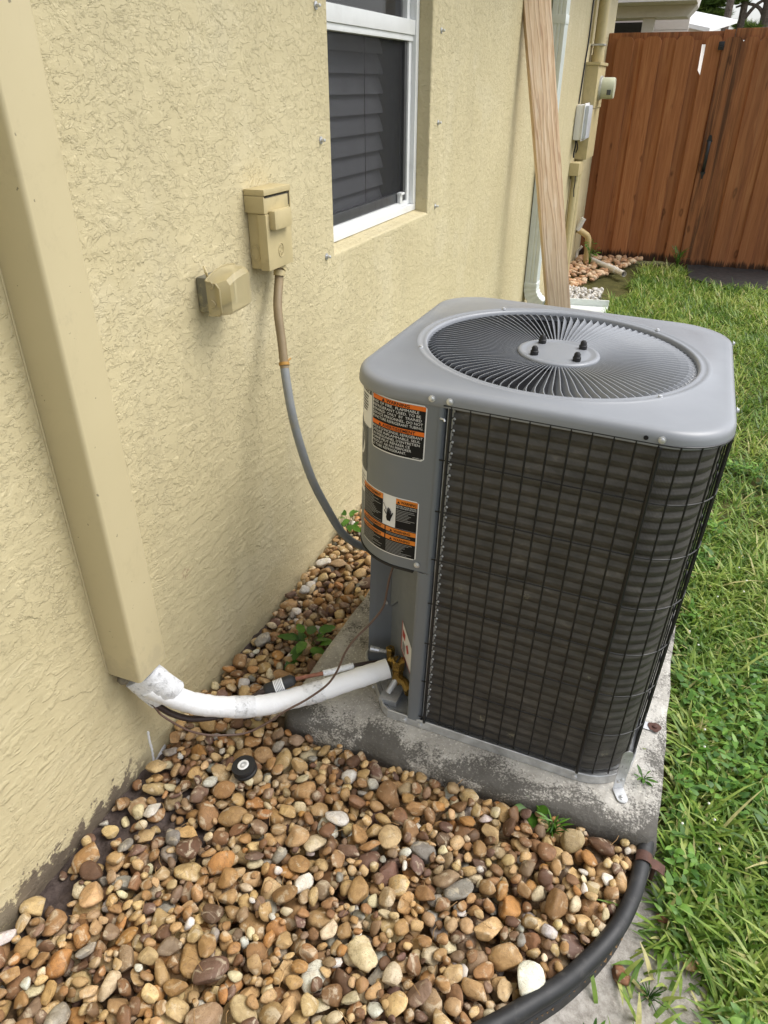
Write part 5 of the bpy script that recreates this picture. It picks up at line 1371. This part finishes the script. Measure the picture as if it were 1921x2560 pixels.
# pines
def pine(name, label, base, h, r0, limbs, crown, lean=(0, 0)):
    t = thing(name, label, 'tree', base, group=None)
    b = Vector(base); tip = b+Vector((lean[0], lean[1], h))
    tr = MB().tube(spline([b, b.lerp(tip, .4)+Vector((.08, 0, 0)), b.lerp(tip, .75), tip], 5), list(np.linspace(r0, r0*.45, 16)), 10)
    for l in limbs: tr.tube(spline(l[0], 5), list(np.linspace(l[1], l[1]*.4, (len(l[0])-1)*5+1)), 7)
    tr.build('trunk', M['bark'], t)
    V, Fc, T = [], [], []; base_i = 0
    rs = np.random.default_rng(int(abs(base[0]*100)) + 3)
    for (cx, cy, cz, rx, rz, n) in crown:
        for k in range(n):
            d = rs.normal(size=3); d /= np.linalg.norm(d); rr = rs.uniform(.25, 1)**.5
            c = np.array([cx, cy, cz])+d*np.array([rx, rx, rz])*rr*(1+.25*rs.normal())
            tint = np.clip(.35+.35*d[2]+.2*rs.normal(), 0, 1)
            for j in range(26):
                u = rs.normal(size=3); u[2] = abs(u[2])*.6+.1; u /= np.linalg.norm(u); w = np.cross(u, rs.normal(size=3)); w /= np.linalg.norm(w)
                L = rs.uniform(.14, .26); wd = .013
                V += [c-w*wd, c+w*wd, c+u*L]; Fc.append((base_i, base_i+1, base_i+2)); base_i += 3; T += [tint]*3
    me = bpy.data.meshes.new('crown'); me.from_pydata((np.array(V)-np.array(base)).tolist(), [], Fc); at = me.attributes.new('tint', 'FLOAT', 'POINT'); at.data.foreach_set('value', np.array(T, dtype=np.float32)); me.materials.append(M['needle'])
    o = bpy.data.objects.new('crown', me); COL.objects.link(o); o.parent = t; o['kind'] = 'stuff'
pine('pine_tree', 'slim grey trunked pine with a full green crown beyond the shed roof', (.72, 23.8, 0), 9, .11, [([(.72, 24, 3.4), (.2, 24, 3.7), (-.4, 24, 3.8)], .05), ([(.7, 24, 3.9), (1.2, 24, 4.1), (1.5, 24, 4.0)], .05)],
     [(-.25, 24.6, 3.15, .50, .30, 330), (.45, 24.6, 2.98, .36, .22, 220), (.20, 24.6, 3.50, .75, .3, 330), (-.5, 24.8, 3.9, .8, .4, 150), (.7, 24.6, 4.4, 1.4, .5, 150)])
pine('pine_tree', 'leaning pale pine trunk between two other pines over the gate', (1.18, 25, 0), 9, .11, [([(1.15, 25, 2.9), (1.5, 25, 3.35), (2.0, 25, 3.55)], .06)], [(1.25, 25, 3.75, .5, .2, 50), (1.6, 25, 4.5, 1.1, .5, 120)], (-.25, 0))
pine('pine_tree', 'dark thick barked pine at the right with crooked bare limbs', (1.78, 25, 0), 10, .20, [([(1.75, 25, 3.0), (1.55, 25, 3.25), (1.25, 25, 3.35), (.95, 25, 3.28)], .06), ([(1.72, 25, 3.35), (1.4, 25, 3.55), (.9, 25, 3.5)], .05), ([(1.78, 25, 3.4), (2.2, 25, 3.6), (2.6, 25, 3.6)], .06)], [(1.0, 25, 3.42, .22, .10, 28), (1.25, 25.3, 2.82, .25, .06, 30), (1.9, 25.6, 4.4, 1.3, .6, 160), (1.55, 24.8, 2.80, .2, .05, 14)], (-.15, 0))

# far gravel at the foot of the wall near the fence, and white stones by the splash block
def pick_far(): return np.array(srgb(*[(214, 178, 140), (202, 156, 116), (222, 196, 164), (188, 148, 116)][RNG.integers(4)]))*RNG.uniform(.85, 1.1)
def pick_white(): return np.array([.72, .72, .70])*RNG.uniform(.7, 1.1)
lst = []
for k in range(420):
    x = RNG.uniform(.02, .62); y = RNG.uniform(5.0, 6.5)
    if x > .10+.40*(y-5.0)/1.2: continue
    a = RNG.uniform(.018, .04); lst.append((x, y, .002+a*.3+.02*max(0, (y-5.9)), a, a*.8, a*.6, Euler(RNG.uniform(-.4, .4, 3)+np.array([0, 0, RNG.uniform(0, 6)])).to_matrix()))
o = joined_stones('far_gravel', lst, M['pebble_j'], None, pick_far); tag(o, 'orange tan gravel along the wall foot beside the fence', 'gravel', kind='stuff')
lst = []
for k in range(230):
    x = RNG.uniform(.12, .42); y = RNG.uniform(4.70, 5.15); a = RNG.uniform(.012, .026); lst.append((x, y, .004+a*.3+RNG.uniform(0, .018), a, a*.8, a*.65, Euler(RNG.uniform(0, 6, 3)).to_matrix()))
o = joined_stones('white_stones', lst, M['pebble_j'], None, pick_white); tag(o, 'small heap of white marble chips behind the splash block', 'stones', kind='stuff')

# ================================================================ GRASS AND WEEDS
def blades(name, P, L, Wd, az, el, curl, tint, mat, label, cat):
    """arrays describing n blades -> one mesh of 4-segment tapered strips"""
    n = len(P); S = 4
    dirx = np.cos(az); diry = np.sin(az); V = np.zeros((n, (S+1)*2, 3), np.float32)
    p = P.copy(); ang = el.copy()
    perp = np.stack([-diry, dirx, np.zeros(n)], 1); 
    for s in range(S+1):
        w = Wd*(.75, 1, .9, .6, .08)[s]
        V[:, 2*s] = p-perp*w[:, None]*.5; V[:, 2*s+1] = p+perp*w[:, None]*.5
        st = L/S; d = np.stack([np.cos(ang)*dirx, np.cos(ang)*diry, np.sin(ang)], 1); p = p+d*st[:, None]; ang = ang-curl/S
        p[:, 2] = np.maximum(p[:, 2], P[:, 2]+.002)
    q = np.array([[2*s, 2*s+1, 2*s+3, 2*s+2] for s in range(S)])
    Fc = (np.arange(n)[:, None, None]*((S+1)*2)+q[None]).reshape(-1, 4)
    me = bpy.data.meshes.new(name); me.vertices.add(n*(S+1)*2); me.vertices.foreach_set('co', V.ravel()); me.loops.add(Fc.size); me.loops.foreach_set('vertex_index', Fc.astype(np.int32).ravel())
    me.polygons.add(len(Fc)); me.polygons.foreach_set('loop_start', np.arange(0, Fc.size, 4, dtype=np.int32)); me.polygons.foreach_set('loop_total', np.full(len(Fc), 4, np.int32)); me.update(); me.validate(); me.polygons.foreach_set('use_smooth', [True]*len(Fc))
    at = me.attributes.new('tint', 'FLOAT', 'POINT'); at.data.foreach_set('value', np.repeat(tint, (S+1)*2).astype(np.float32)); me.materials.append(mat)
    o = bpy.data.objects.new(name, me); COL.objects.link(o); tag(o, label, cat, kind='stuff'); return o
def lawn_ok(x, y):
    nz = np.array([mnoise.noise(Vector((a*5, b*5, 7))) for a, b in zip(x, y)])
    padr = AC0.x+.428
    ok = x > padr+.035+.03*nz
    near = y < .12
    ex = np.array([edge_x_limit(b) if b < .116 else 1.15 for b in y])
    ds_ = np.hypot(x-1.14, (y+.22)); sand = (ds_ < .17+.10*nz) & near
    strip = (x-ex) < (.028+.03*nz + np.clip((.03-y), 0, .12)*.45)
    ok = ok & ~(near & sand) & ~(near & strip)
    back = (y > PADB+.10+.05*nz)
    lim = np.where(y < 4.2, .30+.05*nz, .50+.08*nz) + np.where(y > 5.0, .12, 0)
    ok2 = back & (x > lim)
    ok = np.where(back, ok2, ok)
    return ok & ~((x > 1.02) & (y > 5.75+.25*np.clip(1.3-x, 0, 1)) )
def scatter(n, x0, x1, y0, y1):
    x = RNG.uniform(x0, x1, n); y = RNG.uniform(y0, y1, n); k = lawn_ok(x, y)
    ex = np.array([edge_x_limit(b) if b < .116 else 1.15 for b in y]); k = k | ((RNG.uniform(size=n) < .07) & (y < .05) & (x > ex+.035)); return x[k], y[k]
def gz(x, y): return np.array([ground_z(a, b) for a, b in zip(x, y)])
def make_grass(n, box, Lr, Wr, name, label, elr=(.15, 1.25)):
    x, y = scatter(n, *box); m_ = len(x)
    patch = np.array([mnoise.noise(Vector((a*2.2, b*2.2, 0))) for a, b in zip(x, y)]); p2 = np.array([mnoise.noise(Vector((a*9, b*9, 4))) for a, b in zip(x, y)])
    L = RNG.uniform(*Lr, m_)*(1+.35*p2); W_ = RNG.uniform(*Wr, m_); az = RNG.uniform(0, 2*PI, m_)+1.5*p2; el = RNG.uniform(*elr, m_); curl = RNG.uniform(.2, 1.7, m_)
    tint = np.clip(.45+.35*patch+.22*p2+RNG.normal(size=m_)*.20, 0, 1); dry = RNG.uniform(size=m_) < .05; tint = np.where(dry, RNG.uniform(.9, 1, m_), tint)
    return blades(name, np.stack([x, y, gz(x, y)-.004], 1), L, W_, az, el, curl, tint, M['grass'], label, 'grass')
make_grass(38000, (1.10, 1.75, -.6, 1.6), (.04, .095), (.0045, .0105), 'lawn_grass', 'tangled green lawn grass beside the concrete pad')
make_grass(30000, (.30, 2.2, 1.2, 4.2), (.05, .11), (.004, .008), 'lawn_grass', 'green lawn grass between the unit and the splash block')
make_grass(26000, (.30, 2.4, 4.0, 6.3), (.05, .12), (.005, .009), 'lawn_grass', 'bright green lawn grass in front of the wooden gate')
make_grass(30000, (1.7, 4.6, -2.0, 6.3), (.05, .11), (.005, .009), 'lawn_grass', 'open green lawn to the right of the unit')
# long loose blades and broad leaves near the pad
make_grass(700, (1.12, 1.6, -.35, 1.6), (.12, .20), (.006, .010), 'long_grass', 'long pale grass blades leaning over the pad edge', (.1, .9))
x, y = scatter(7500, 1.13, 1.75, -.5, 2.2)
cl = np.array([mnoise.noise(Vector((a*4, b*4, 12))) for a, b in zip(x, y)]); k = cl > .02; x, y = x[k], y[k]; m_ = len(x)
blades('clover_patch', np.stack([x, y, gz(x, y)+RNG.uniform(.015, .06, m_)], 1), RNG.uniform(.016, .034, m_), RNG.uniform(.009, .016, m_), RNG.uniform(0, 2*PI, m_), RNG.uniform(-.1, .6, m_), RNG.uniform(0, .6, m_), RNG.uniform(0, 1, m_), M['broad'], 'small broad leaved weeds mixed into the lawn near the pad', 'weeds')
# tiny pale flower heads
x, y = scatter(120, 1.16, 1.7, -.3, 1.3)
mb = MB()
for a, b in zip(x[:46], y[:46]): mb.lathe([(.0008, -.002), (.0028, -.001), (.0030, .001), (.0008, .003)], c=(a, b, ground_z(a, b)+RNG.uniform(.06, .10)), n=6)
tag(mb.build('weed_flowers', M['flower']), 'tiny pale flower heads dotted over the grass', 'flowers', kind='stuff')

# single weeds with leaves of their own
def leaf_mesh(L, W_, serr=0):
    n = 6; vs = []; 
    for i in range(n+1):
        t = i/n; w = W_*.5*math.sin(PI*min(1, t*.92+.08))**.8*(1-.25*t)*(1+.18*serr*(i % 2)); z = -.22*L*t*t
        vs += [(t*L, -w, z+.12*w), (t*L, 0, z-.10*w), (t*L, w, z+.12*w)]
    fs = []
    for i in range(n):
        for j in range(2): fs.append((i*3+j, i*3+j+1, (i+1)*3+j+1, (i+1)*3+j))
    me = bpy.data.meshes.new('leaf'); me.from_pydata(vs, [], fs); me.polygons.foreach_set('use_smooth', [True]*len(fs)); me.materials.append(M['weed']); return me
def weed(label, loc, nl, L, W_, hgt, serr=0, tilt=(.1, .8), spread=.03):
    t = thing('weed_plant', label, 'weed', loc)
    mes = [leaf_mesh(L*s, W_*s, serr) for s in (.75, 1, 1.2)]
    stems = MB()
    for k in range(nl):
        a = k*2.4+RNG.uniform(-.3, .3); h = hgt*RNG.uniform(.35, 1); r_ = spread*RNG.uniform(.2, 1)
        p = Vector((r_*math.cos(a), r_*math.sin(a), h))
        stems.tube([(0, 0, -.01), (p.x*.4, p.y*.4, h*.6), p], [.0014, .0011, .0008], 5)
        o = bpy.data.objects.new('leaf', mes[RNG.integers(3)]); COL.objects.link(o); o.parent = t; o.location = p; o.rotation_euler = (RNG.normal()*.25, -RNG.uniform(*tilt), a)
    stems.build('stem', M['weed'], t, world=False)
z0 = .03
weed('glossy broad leaved weed at the front edge of the concrete pad', (.905, .098, z0), 6, .034, .024, .05, 0, (.0, .7), .014)
weed('feathery narrow leaved weed beside the pad among the pebbles', (.955, .062, z0), 26, .026, .0045, .055, 0, (.1, 1.0), .016)
weed('dark serrated weed growing in the pebbles left of the pad', (.187, .375, .02), 16, .046, .026, .085, 1, (-.1, .6), .045)
weed('small green weed at the wall foot under the grey conduit', (.040, 1.00, .03), 12, .040, .022, .09, 0, (-.1, .7), .035)
weed('leafy weed wound around the bent cream drain pipe', (.17, 6.10, .02), 22, .045, .018, .22, 0, (.1, .8), .07)
weed('low weed on the near right corner of the concrete pad', tuple(ac_world((.385, -.30, 0))), 9, .020, .007, .02, 0, (.1, .7), .012)
weed('tuft of weed at the foot of the gate', (.93, 6.42, -.01), 20, .09, .012, .16, 0, (.5, 1.3), .05)
dl = MB()
for k in range(70):
    x = RNG.uniform(.1, 1.1); y = RNG.uniform(-.6, .08)
    if not in_bed(x, y, .02): continue
    z = top_h(x, y, .012)+.001; a = RNG.uniform(0, 6); L_ = RNG.uniform(.012, .05)
    dl.tube([(x, y, z), (x+L_*.5*math.cos(a), y+L_*.5*math.sin(a), z+.004), (x+L_*math.cos(a+.2), y+L_*math.sin(a+.2), z-.004)], .0006, 4)
M['straw'] = simple('dry_straw', srgb(150, 118, 76), .8)
tag(dl.build('dry_twigs', M['straw']), 'dry straw bits lying among the pebbles', 'twigs', kind='stuff')
weed('small sprig on the sand below the edging', (1.10, -.285, -.03), 14, .018, .006, .03, 0, (.1, 1), .02)
weed('low green creeper on the sand at the picture foot', (1.17, -.285, -.03), 16, .012, .010, .02, 0, (-.2, .5), .03)
weed('feathery sprout on the sand between edging and lawn', (1.19, -.165, -.03), 22, .010, .004, .02, 0, (.2, 1.2), .03)
